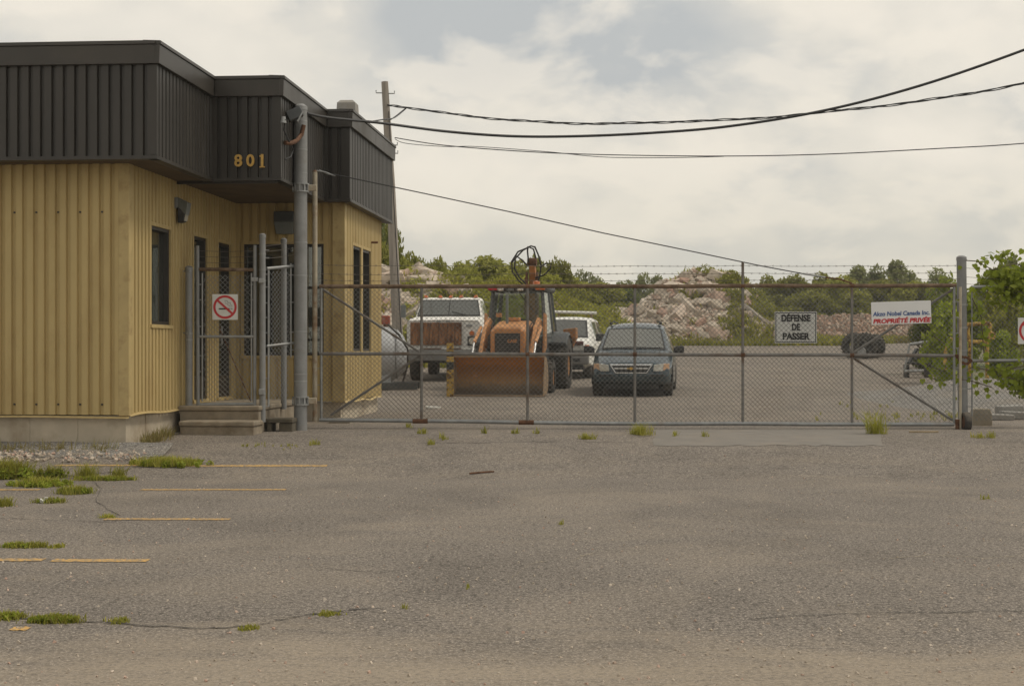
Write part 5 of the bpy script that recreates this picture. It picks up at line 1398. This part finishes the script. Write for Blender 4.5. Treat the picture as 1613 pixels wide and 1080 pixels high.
# ---- brick rubble ridge and grass strip on the right
BR = Mound(88, 3.0, 4, [(1225, 530), (1262, 505), (1290, 498), (1340, 497), (1400, 496), (1460, 497), (1520, 500), (1560, 512)], .1)
br = thing('brick_ridge', (19, 88, g(88)), 'low ridge of reddish brick rubble beyond the yard', 'rubble')
BR.mesh('earth_core', M['brick_rubble'], br, 50, 14)
sp = [(Vector((x - 19, y - 88, z - g(88))), random.uniform(.1, .3)) for x, y, z in (BR.rnd(None, None, 85.2, 88.5) for _ in range(1500))]
small_rocks('rubble', sp, M['brick_rubble'], br)
sp = []
for _ in range(6500):
    x, y = random.uniform(4.5, 33), random.uniform(79.5, 86.5)
    edge_ = 81 + 1.6 * vnoise(x * .5, 1.0)
    if y > edge_: sp.append((x, y, g(y) - .03, random.uniform(.5, 1.3)))
for _ in range(1300):
    x, y = random.uniform(4.5, 16), random.uniform(75.5, 78.5)
    if vnoise(x * .6, y * .7) > -.1: sp.append((x, y, g(y) - .03, random.uniform(.5, 1.1)))
tag(blades(sp, 'grass_strip', M['grass'], hmin=.14, hmax=.36, n=8, spread=.3, wid=.035, lean=1.2), 'strip of rough grass along the back of the yard', 'grass')
sp = [(random.uniform(16, 26), random.uniform(80.5, 83), 0, random.uniform(.6, 1.2)) for _ in range(1100)]
sp = [(x, y, g(y) - .03, s) for x, y, _, s in sp]
tag(blades(sp, 'dry_grass', M['dry'], hmin=.15, hmax=.35, n=8, spread=.3, wid=.03, lean=1.2), 'pale dry grass in front of the brick ridge', 'grass')

# ================================================================ trees
def crown_variant(k, n, size, m, rx=2.6, rz=2.4, clumps=26, tall=False):
    r = random.Random(k); cen = []
    for _ in range(clumps):
        a = r.uniform(0, 6.283); rr = r.uniform(.1, 1) ** .6; h = r.uniform(-1, 1)
        lim = math.sqrt(max(0, 1 - h * h)) if not tall else (1 - max(0, h)) * .9 + .15
        cen.append((rx * rr * lim * math.cos(a), rx * rr * lim * math.sin(a), rz * h, r.uniform(.32, .62) * min(rx, rz) * .75))
    return leaves_mesh(cen, n, size, 'crown', m, seed=k)
def trunk_variant(k, h, r0):
    r = random.Random(k); q = MB()
    q.tube([(0, 0, -.3), (r.uniform(-.1, .1), r.uniform(-.1, .1), h * .4), (r.uniform(-.2, .2), r.uniform(-.2, .2), h)], [r0, r0 * .8, r0 * .3], 7)
    for i in range(6):
        a = r.uniform(0, 6.28); z = h * r.uniform(.3, .8)
        q.tube([(0, 0, z), (math.cos(a) * .6, math.sin(a) * .6, z + .7), (math.cos(a) * 1.4, math.sin(a) * 1.4, z + 1.4)], [r0 * .5, r0 * .35, r0 * .12], 5)
    me = bpy.data.meshes.new('trunk'); me.from_pydata(q.v, [], q.f); me.materials.append(M['bark']); return me
CR = {
    'mid': [crown_variant(20 + k, 7500, .17, M['leaf_mid'], clumps=40) for k in range(4)],
    'far': [crown_variant(30 + k, 5200, .20, M['leaf_far'], clumps=36) for k in range(4)],
    'dark': [crown_variant(40 + k, 7500, .17, M['leaf_dark'], clumps=40) for k in range(3)],
    'bright': [crown_variant(60 + k, 2600, .30, M['leaf_bright'], clumps=44) for k in range(3)],
    'near': [crown_variant(70 + k, 2800, .27, M['leaf_mid'], clumps=44) for k in range(2)],
    'tall': [crown_variant(50 + k, 5200, .19, M['leaf_far'], 2.2, 3.4, 40, True) for k in range(3)],
}
TR = [trunk_variant(k, 3.2, .13) for k in range(3)]
def tree(px, top_py, d, w_px, label, kind='mid', name='tree', cat='tree', group=None, base_py=None):
    """tree whose crown reaches top_py at depth d and is w_px wide"""
    top_py -= (4 if px > 1000 else -3) if d > 60 else 3
    x = (px - CX) * d / F; zt = EYE + (HY - top_py) * d / F; gz = g(d)
    H = max(zt - gz, 1.0); wr = w_px * d / F / 2 * (1.0 if d < 60 else 1.55)
    t = thing(name, (x, d, gz), label, cat, group)
    rz_ = 2.4 if kind != 'tall' else 3.4; rx_ = 2.6 if kind != 'tall' else 2.2
    sx = wr / (rx_ * 1.12); sz = H * .5 / (rz_ * 1.08)
    inst('crown', random.choice(CR[kind]), t, (0, 0, H * .5 + .1), (0, 0, random.uniform(0, 6.28)), (sx, sx, sz))
    inst('trunk', random.choice(TR), t, (0, 0, 0), (0, 0, random.uniform(0, 6.28)), (max(.5, sx), max(.5, sx), H * .75 / 3.2))
    return t
T = [
    # left, behind the building and the pole
    (592, 318, 62, 46, 'tall dark green tree rising behind the building corner', 'dark'),
    (612, 352, 66, 46, 'leafy tree between the building corner and the pole', 'mid'),
    (604, 405, 60, 40, 'yellowish bush below the tall tree at the building corner', 'mid'),
    (645, 408, 68, 52, 'loose shrub just right of the utility pole', 'mid'),
    (690, 415, 66, 48, 'thin shrub on the mound above the truck cab', 'mid'),
    (668, 424, 64, 44, 'low shrub on the mound above the truck windscreen', 'mid'),
    (724, 425, 68, 50, 'shrub on the mound left of the backhoe cab', 'mid'),
    (768, 415, 80, 92, 'broad rounded green tree left behind the backhoe roof', 'mid'),
    (812, 418, 84, 74, 'rounded green tree directly behind the backhoe boom', 'mid'),
    (842, 410, 78, 62, 'taller green tree right behind the backhoe beacon', 'mid'),
    (876, 418, 74, 50, 'pale leaved tree just right of the backhoe roof', 'mid'),
    (740, 432, 64, 46, 'yellow green shrub on the mound right of the truck cab', 'mid'),
    (635, 420, 63, 46, 'yellow green shrub touching the utility pole', 'mid'),
    (860, 440, 66, 56, 'yellow green shrub on the mound right of the backhoe cab', 'mid'),
    (925, 466, 66, 54, 'low bush on the end of the mound above the white sport utility vehicle', 'mid'),
    (905, 440, 90, 60, 'low green bush behind the white sport utility vehicle', 'mid'),
    (945, 452, 90, 70, 'rounded bush left of the rubble pile foot', 'mid'),
    (985, 455, 95, 60, 'bush behind the left foot of the rubble pile', 'dark'),
    (918, 434, 130, 40, 'dark distant tree above the white sport utility vehicle', 'far'),
    (948, 440, 150, 46, 'distant tree left of the rubble pile', 'far'),
    (980, 446, 150, 44, 'distant low tree above the minivan, left of the gap', 'far'),
    (1016, 442, 140, 30, 'small distant tree beside the rubble pile', 'far'),
    (1040, 446, 150, 40, 'distant tree touching the left slope of the rubble pile', 'far'),
    # right of the pile
    (1210, 444, 118, 60, 'green tree right behind the rubble pile', 'mid'),
    (1250, 445, 112, 66, 'green tree above the DEFENSE DE PASSER sign', 'mid'),
    (1296, 440, 116, 66, 'green tree left of the taller grove', 'mid'),
    (1330, 446, 108, 60, 'bushy tree left of the last gate upright', 'mid'),
    (1348, 428, 135, 44, 'tall distant tree at the last gate upright', 'tall'),
    (1378, 430, 130, 44, 'tall distant tree above the private property sign', 'tall'),
    (1412, 420, 128, 46, 'tallest distant tree of the grove behind the gate', 'tall'),
    (1436, 436, 134, 40, 'distant tree right of the tallest one', 'tall'),
    (1478, 434, 140, 46, 'distant tree left of the latch post', 'tall'),
    (1390, 452, 108, 70, 'bushy tree behind the private property sign', 'mid'),
    (1440, 456, 106, 66, 'bushy tree right of the private property sign', 'mid'),
    (1275, 470, 100, 60, 'low bush behind the DEFENSE DE PASSER sign', 'mid'),
    (1350, 470, 100, 70, 'low bush above the tyre heap', 'mid'),
    (1556, 445, 90, 34, 'green tree just right of the latch post top', 'far'),
    (1590, 412, 85, 40, 'tall grey green tree at the right picture edge', 'far'),
    (1632, 416, 85, 44, 'tall grey green tree cut by the right picture edge', 'far'),
    (1490, 448, 58, 100, 'dense yellow green bush left of the latch post', 'bright'),
    (1462, 500, 46, 66, 'dense dark bush left of the scrap frame', 'dark'),
    (1520, 480, 50, 90, 'leafy bush behind the latch post', 'bright'),
    (1580, 462, 52, 90, 'leafy bush behind the vine covered fence', 'near'),
    (1640, 470, 50, 90, 'bush behind the second no smoking sign', 'dark'),
    (1488, 496, 41, 78, 'low leafy shrub left of the yellow barrier', 'bright'),
    (1575, 535, 42, 60, 'low shrub right of the yellow barrier', 'bright'),
]
for row in T:
    far = row[2] > 85
    low_ = row[1] > 440 and row[2] < 60
    tree(*row[:5], kind=row[5], name='bush' if ('bush' in row[4] or 'shrub' in row[4]) else 'tree', cat='bush' if ('bush' in row[4] or 'shrub' in row[4]) else 'tree')
# far wood closing the view behind all of them
cen = []
for k in range(210):
    px = 500 + k * 6.2; d = 170 + random.uniform(-8, 25)
    top = 456 + 7 * math.sin(k * .37) + 5 * math.sin(k * 1.13)
    x = (px - CX) * d / F; zt = EYE + (HY - top) * d / F
    for j in range(4):
        cen.append((x, d + random.uniform(-2, 2), 2.6 + (zt - 2.6 - 1.2) * (j + .5) / 4, 1.6))
me = leaves_mesh(cen, 60000, .36, 'distant_wood', M['leaf_far'], seed=9)
tag(inst('distant_wood', me, None, (0, 0, 0)), 'far green wood closing the horizon', 'wood', kind='stuff')

# ================================================================ vine on the right fence, scrap, barrier, tyres
vine = thing('climbing_vine', fp(1560, 668), 'bright green vine climbing over the right fence and latch post', 'vine')
lf = MB()
pts_ = [(0, 0), (.28, -.06), (.50, .20), (.40, .46), (.52, .62), (.26, .72), (0, 1.05), (-.26, .72), (-.52, .62), (-.40, .46), (-.50, .20), (-.28, -.06)]
vsl = [(x, .06 * abs(x) + .05 * y * y, y) for x, y in pts_] + [(0, -.02, .42)]
lme = bpy.data.meshes.new('leaf'); lme.from_pydata(vsl, [], [(12, i, (i + 1) % 12) for i in range(12)]); lme.materials.append(M['leaf_bright'])
def leaf_at(p, s):
    inst('leaf', lme, vine, p - vine.location, (R(180) + random.uniform(-.7, .7), random.uniform(-.6, .6), random.uniform(-.7, .7)), (s, s, s))
paths = [[(1690, 430), (1640, 435), (1600, 415), (1560, 425), (1535, 412), (1518, 410)],
         [(1690, 470), (1630, 470), (1590, 455), (1560, 445), (1548, 470)],
         [(1690, 560), (1620, 575), (1570, 585), (1530, 578), (1505, 590), (1480, 585)],
         [(1690, 600), (1640, 620), (1605, 600), (1575, 590)], [(1690, 620), (1640, 640), (1610, 618)],
         [(1480, 590), (1500, 560), (1505, 520), (1500, 490), (1503, 470)],
         [(1690, 515), (1650, 480), (1620, 440), (1590, 430)],
         [(1440, 560), (1460, 575), (1485, 585), (1505, 575)], [(1452, 590), (1480, 600), (1504, 596), (1530, 600), (1560, 610)], [(1470, 530), (1490, 545), (1500, 575)], [(1530, 470), (1545, 500), (1550, 560)]]
for p_ in paths:
    q3 = [fp(x, y, .05 + .05 * math.sin(x)) for x, y in p_]
    MB().tube(q3, .008, 5).build('stem', M['bark'], vine, world=True)
nl = 0
for p_ in paths:
    for (x0, y0), (x1, y1) in zip(p_[:-1], p_[1:]):
        k = max(3, int(math.hypot(x1 - x0, y1 - y0) / 3.6))
        for i in range(k):
            s = random.random(); px, py = x0 + (x1 - x0) * s + random.gauss(0, 5), y0 + (y1 - y0) * s + random.gauss(0, 9)
            if abs(px - 1622) < 26 and 496 < py < 548: continue
            if px > 1680: continue
            leaf_at(fp(px, py, random.uniform(-.05, .22)), random.uniform(.05, .095)); nl += 1
# dense head of foliage at the upper right
for _ in range(110):
    px, py = random.gauss(1590, 24), random.gauss(450, 20)
    if px < 1545 and py > 470: continue
    if abs(px - 1622) < 26 and 496 < py < 548: continue
    leaf_at(fp(px, py, random.uniform(-.3, .25)), random.uniform(.05, .10))
for _ in range(90):
    px, py = random.gauss(1610, 24), random.gauss(598, 14)
    leaf_at(fp(px, py, random.uniform(-.2, .2)), random.uniform(.05, .09))

cen = []
for _ in range(38):
    px, py = random.gauss(1598, 22), random.gauss(450, 18)
    if px < 1548 and py > 462: continue
    p = fp(px, py, random.uniform(-.5, .1)) - vine.location; cen.append((p.x, p.y, p.z, random.uniform(.12, .26)))
for _ in range(26):
    px, py = random.gauss(1622, 20), random.gauss(596, 12)
    p = fp(px, py, random.uniform(-.3, .05)) - vine.location; cen.append((p.x, p.y, p.z, random.uniform(.08, .18)))
o = inst('foliage', leaves_mesh(cen, 1500, .055, 'vine_foliage', M['leaf_bright'], seed=12), vine, (0, 0, 0)); o['kind'] = 'stuff'

yb = thing('yellow_barrier', on_ground(1543, 36), 'yellow tubular steel barrier frame in the bushes behind the fence', 'barrier')
def yp(px, py, d=36): return P(px, py, d)
for pts in ([(1524, 511), (1558, 509)], [(1558, 509), (1560, 512), (1558, 538)], [(1558, 538), (1526, 538)], [(1526, 538), (1524, 511)], [(1528, 538), (1528, 600)], [(1555, 538), (1555, 600)]):
    MB().tube([yp(*p) for p in pts], .045, 8).build('tube', M['hazard'], yb, world=True)
MB().tube([yp(1500, 532), yp(1490, 545), yp(1488, 585)], .045, 8).build('broken_end', M['hazard'], yb, world=True)
MB().tube([yp(1556, 520), yp(1566, 526), yp(1564, 534)], .045, 6).build('bent_lug', M['hazard'], yb, world=True)
sc_ = thing('scrap_frame', on_ground(1445, 44), 'dark scrap machine frame with grey bars at the bush edge', 'scrap')
MB().box((0, 0, .40), (.6, .35, .07), (0, .1, .2)).box((.15, .1, .62), (.22, .3, .36), (0, .5, 0)).box((-.1, .1, .62), (.06, .3, .5), (0, .5, 0)).build('frame', M['plastic'], sc_, bevel=.02)
MB().tube([(-.3, -.3, .95), (.35, -.3, 1.05)], .045, 8).tube([(-.45, -.3, .18), (.1, -.3, .2)], .045, 8).tube([(-.3, -.3, .95), (-.45, -.3, .2)], .03, 8).build('bar', M['galv'], sc_)
MB().bb(-.35, -.28, -.2, .2, .0, .38).build('foot', M['plastic'], sc_); MB().bb(.24, .32, -.2, .2, .0, .38).build('foot', M['plastic'], sc_)

def loose_tyre(px, d, r, w, rot, label, dz=0.0):
    p = on_ground(px, d); t = thing('tyre_carcass', p, label, 'tyre', 'tyres dumped in the yard')
    q = MB().lathe([(-w / 2, r * .55), (-w / 2, r * .82), (-w * .42, r * .95), (-w * .15, r), (w * .15, r), (w * .42, r * .95), (w / 2, r * .82), (w / 2, r * .55), (w * .3, r * .6), (-w * .3, r * .6), (-w / 2, r * .55)], (0, 0, 0), 'x', 28)
    for k in range(22):
        a = 2 * math.pi * k / 22
        q.box((0, math.cos(a) * r * 1.0, math.sin(a) * r * 1.0), (w * .85, r * .1, r * .06), (a, 0, 0))
    o = q.build('tread', M['rubber'], t, smooth=True); o.rotation_euler = rot; o.location = (0, 0, dz)
    return t
loose_tyre(1345, 59.5, .48, .40, (0, 0, R(55)), 'upright tyre leaning at the left of the tyre heap', .48)
loose_tyre(1362, 58.6, .50, .42, (0, 0, R(82)), 'big tyre facing the gate in the middle of the tyre heap', .50)
loose_tyre(1377, 59.6, .45, .40, (0, 0, R(35)), 'tyre at the right end of the tyre heap', .45)
tag(MB().lathe([(-.08, .0), (-.08, .13), (.08, .17), (.08, 0)], on_ground(1358, 57.6, .30), 'y', 16).build('loose_hub', M['galv'], smooth=True), 'small grey wheel hub lying in front of the tyre heap', 'wheel hub')

# gravel hump and slabs right of the gate
GH = Mound(32, 5, 6, [(1370, 640), (1440, 612), (1500, 594), (1560, 590), (1600, 598), (1680, 604), (1760, 640)], .05)
o = GH.mesh('gravel_bank', M['gravel'], None, 50, 20); o['kind'] = 'structure'; 
for k, (px, py, w_, h_) in enumerate(((1565, 655, .62, .10), (1600, 660, .5, .13), (1590, 640, .4, .22), (1640, 655, .6, .12))):
    sl2 = MB().box((0, 0, h_ / 2), (w_, .32, h_), (0, random.uniform(-.05, .05), random.uniform(-.2, .2))).build('concrete_slab', M['concrete_grey'], bevel=.02)
    sl2.location = on_ground(px, 25.6 + .25 * k)
    tag(sl2, ['flat pale slab just right of the footing block', 'thicker slab under the hanging vine', 'upright slab piece behind the other slabs', 'slab at the picture edge below the vine'][k], 'slab', 'slabs right of the gate')

# ================================================================ weeds in the pavement and litter
def px_ground(px, py):
    d = F * EYE / (py - HY)
    for _ in range(30): d = F * (EYE - g(d)) / (py - HY)
    return Vector(((px - CX) * d / F, d, g(d)))
def tuft(px, py, w_px, h, label, m='grass', n=90, name='grass_tuft', flat=.10):
    c = px_ground(px, py); s = c.y / F * w_px / 2
    t = thing(name, c, label, 'weeds', 'weeds in the pavement cracks')
    sp = [(c.x + random.gauss(0, s * .5), c.y + random.gauss(0, max(.03, s * flat * 2)), c.z, random.uniform(.6, 1.2)) for _ in range(n)]
    o = blades(sp, 'blade_clump', M[m], t, 'stuff', h * .2, h * .85, 6, .05, .0036, 1.3)
    if w_px > 30:
        dry = random.sample(sp, max(2, len(sp) // 6)); blades(dry, 'dry_blades', M['dry'], t, 'stuff', h * .2, h * .8, 4, .05, .0032, 1.6)
        cen = [(p[0] - c.x, p[1] - c.y, h * .18, h * .35) for p in random.sample(sp, max(3, len(sp) // 5))]
        inst('leaf_clump', leaves_mesh(cen, len(sp) * 7, .016 + h * .05, 'leaf_clump', M['leaf_bright'], seed=int(px)), t, (0, 0, 0))
    return t
tuft(1381, 709, 24, .46, 'tall tuft of grass near the right end of the gate', n=34)
tuft(1008, 697, 26, .22, 'weed clump growing in the joint before the middle upright', n=60, flat=.5)
tuft(1003, 708, 10, .12, 'small sprig just nearer than the weed clump at the middle upright', n=16)
tuft(925, 692, 22, .12, 'small green clump left of the middle upright', n=30)
tuft(262, 733, 84, .15, 'dense green grass patch below the foundation corner', n=420, flat=.14)
tuft(12, 752, 66, .28, 'bushy green weeds at the left picture edge', n=320, flat=.18)
tuft(60, 765, 70, .14, 'green weed patch beside the bushy weeds at the left edge', n=200, flat=.2)
tuft(82, 752, 40, .20, 'upright weed near the left end of the far parking line', n=70)
tuft(135, 752, 26, .24, 'upright weed on the long crack, second from the left', n=50)
tuft(186, 754, 18, .22, 'upright weed at the right end of the long crack', n=34)
tuft(165, 756, 80, .08, 'low green growth along the long crack', n=200, flat=.06)
tuft(115, 777, 46, .11, 'round green clump under the long crack', n=160, flat=.25)
tuft(5, 797, 26, .12, 'small clump at the left edge below the bushy weeds', n=60)
tuft(78, 791, 40, .07, 'thin clump beside the white litter', n=60, flat=.2)
tuft(26, 861, 32, .055, 'low yellowish tuft left of its pair above the bright yellow line', n=90)
tuft(56, 861, 26, .055, 'low yellowish tuft in the pair above the bright yellow line', n=80)
tuft(90, 862, 14, .045, 'faint tuft right of the pair above the bright yellow line', n=26)
tuft(88, 978, 58, .05, 'green grass strip on the front crack', n=240)
tuft(12, 973, 36, .045, 'green tuft on the front crack at the left edge', n=110)
tuft(188, 980, 16, .035, 'small yellowish tuft on the front crack', n=26)
tuft(392, 990, 14, .035, 'tiny dry tuft near the right end of the front crack', n=24)
tuft(520, 967, 26, .03, 'dry sprigs where the front crack fades out', n=30)
tuft(168, 815, 20, .05, 'tuft at the left end of the middle parking line', n=30)
sp = []
for px, py, w_, n_ in ((665, 701, 8, 6), (680, 724, 8, 6), (697, 717, 8, 5), (760, 704, 5, 4), (810, 702, 5, 4), (845, 702, 4, 3), (645, 673, 8, 4), (1062, 713, 6, 4), (1110, 714, 8, 5), (738, 925, 8, 4), (884, 826, 5, 3), (1550, 786, 8, 4),
                   (410, 726, 50, 16), (455, 726, 14, 6), (495, 724, 8, 5), (1548, 690, 20, 14), (330, 706, 6, 4), (640, 958, 10, 4), (1420, 575, 50, 50), (1430, 590, 40, 34), (1445, 610, 24, 16), (1405, 572, 40, 40), (1350, 640, 60, 6), (1440, 655, 130, 30), (1420, 660, 110, 20)):
    for _ in range(n_):
        c = px_ground(px + random.gauss(0, w_ / 2), py + random.gauss(0, 2.2 if w_ > 30 and py < 690 else .8)); sp.append((c.x, c.y, c.z, random.uniform(.6, 1.3) * min(1, c.y / 22) ** 1.3 * (.45 if py > 690 and w_ > 12 else .8)))
tag(blades(sp, 'sprigs', M['grass'], hmin=.05, hmax=.13, n=8, spread=.05, wid=.006, lean=.8), 'scattered tiny weed sprigs in the pavement', 'weeds')
sp = [(A.x - random.uniform(0, 4.2), 19.55 + random.gauss(0, .09), g(19.6), random.uniform(.4, 1)) for _ in range(170)] + [(bl(.12, random.uniform(0, 1.9), 0).x + random.gauss(0, .05), bl(.12, 0, 0).y + random.uniform(0, 1.7), g(20.8), random.uniform(.4, 1)) for _ in range(90)]
tag(blades(sp, 'dead_weeds', M['dry'], hmin=.05, hmax=.22, n=6, spread=.06, wid=.006, lean=1.0), 'dead brown weeds along the foot of the foundation', 'weeds')
# loose grit on the pavement
sp = []
for _ in range(1500):
    d = 6.4 + 13 * random.random() ** 1.6; x = random.uniform(-.36, .36) * d
    sp.append((Vector((x, d, g(d) + .002)), random.uniform(.006, .02)))
for _ in range(700):
    x = random.uniform(-8.5, -4.6); y = random.uniform(18.7, 19.8); sp.append((Vector((x, y, g(y) + .02)), random.uniform(.02, .05)))
o = small_rocks('grit', sp, M['rock'], None); tag(o, 'loose grit scattered over the pavement', 'grit')
# gravel drift in front of the foundation
vs, fs = [], []
for i in range(50):
    t_ = i / 49; x = -9.0 + t_ * 4.6
    y1 = 19.85 + .08 * (-5 - x); y0 = 18.95 - .15 * math.sin(t_ * 7) + .5 * max(0, t_ - .8) * 3
    for k in range(6):
        s = k / 5; y = y0 + (y1 - y0) * s; vs.append((x, y, g(y) + .004 + .075 * s ** 1.5 + .008 * vnoise(x * 3, y * 5)))
for i in range(49):
    for k in range(5):
        a = i * 6 + k; fs.append((a, a + 6, a + 7, a + 1))
raw('gravel_verge', vs, fs, M['gravel'], None, True)['kind'] = 'structure'
for k, (px, py, s) in enumerate(((75, 701, .34), (118, 702, .30), (40, 700, .26))):
    o = inst('kerb_stone', ROCKS[k], None, px_ground(px, py + 2) + Vector((0, 0, .03)), (0, 0, k), (s, s * .6, s * .35))
    tag(o, ['middle flat stone against the front foundation', 'right one of the flat stones against the front foundation', 'left one of the flat stones against the front foundation'][k], 'stone', 'stones at the foundation')
t = thing('edge_post', px_ground(3, 712), 'grey square post cut by the left picture edge', 'post')
MB().bb(-.13, .055, -.05, .05, .18, .98).build('shaft', M['galv_dull'], t, bevel=.01)
MB().bb(-.13, .055, -.052, .052, -.05, .178).build('foot', M['mach_dark'], t)
o = tag(MB().box((0, 0, .02), (.045, .02, .03), (.3, .5, .2)).box((.03, .01, .035), (.04, .005, .05), (.5, .2, 1)).build('litter', M['ceramic_white']), 'scrap of white litter among the weeds at the left', 'litter')
o.location = px_ground(66, 792)
c0_, c1_ = px_ground(740, 747), px_ground(778, 744)
tag(MB().tube([c0_ + Vector((0, 0, .014)), (c0_ + c1_) / 2 + Vector((0, .02, .014)), c1_ + Vector((0, 0, .014))], .011, 6).build('rusty_rod', M['rust']), 'short rusty rod lying on the open pavement', 'rod')
for k, (px, py, l) in enumerate(((1455, 681, .42), (1380, 679, .16))):
    pc = px_ground(px, py); o = MB().box((0, 0, .012), (l, .05, .02), (0, 0, .05)).build('plank_scrap', M['wood']); o.location = pc
    tag(o, ['thin broken plank lying before the right end of the gate', 'small chip of wood beside the tall grass tuft'][k], 'plank')
o = tag(MB().box((0, 0, .02), (.28, .16, .04), (0, .05, .3)).build('debris_board', M['ceramic_white'], bevel=.008), 'pale flat scrap on the ground behind the left gate panel', 'debris')
o.location = px_ground(682, 643)

# ================================================================ thin summer haze over the whole place
hz = MB().bb(-400, 400, -60, 420, -1.2, 30).build('haze', None or bpy.data.materials.new('haze air'))
hm = hz.data.materials[0]; hm.use_nodes = True
for n in list(hm.node_tree.nodes):
    if n.type != 'OUTPUT_MATERIAL': hm.node_tree.nodes.remove(n)
pv = hm.node_tree.nodes.new('ShaderNodeVolumePrincipled'); pv.inputs['Density'].default_value = .00055; pv.inputs['Color'].default_value = (.92, .93, .92, 1)
hm.node_tree.links.new(pv.outputs[0], hm.node_tree.nodes['Material Output'].inputs['Volume'])
hz['kind'] = 'stuff'; hz['label'] = 'thin pale summer haze in the air'; hz['category'] = 'haze'
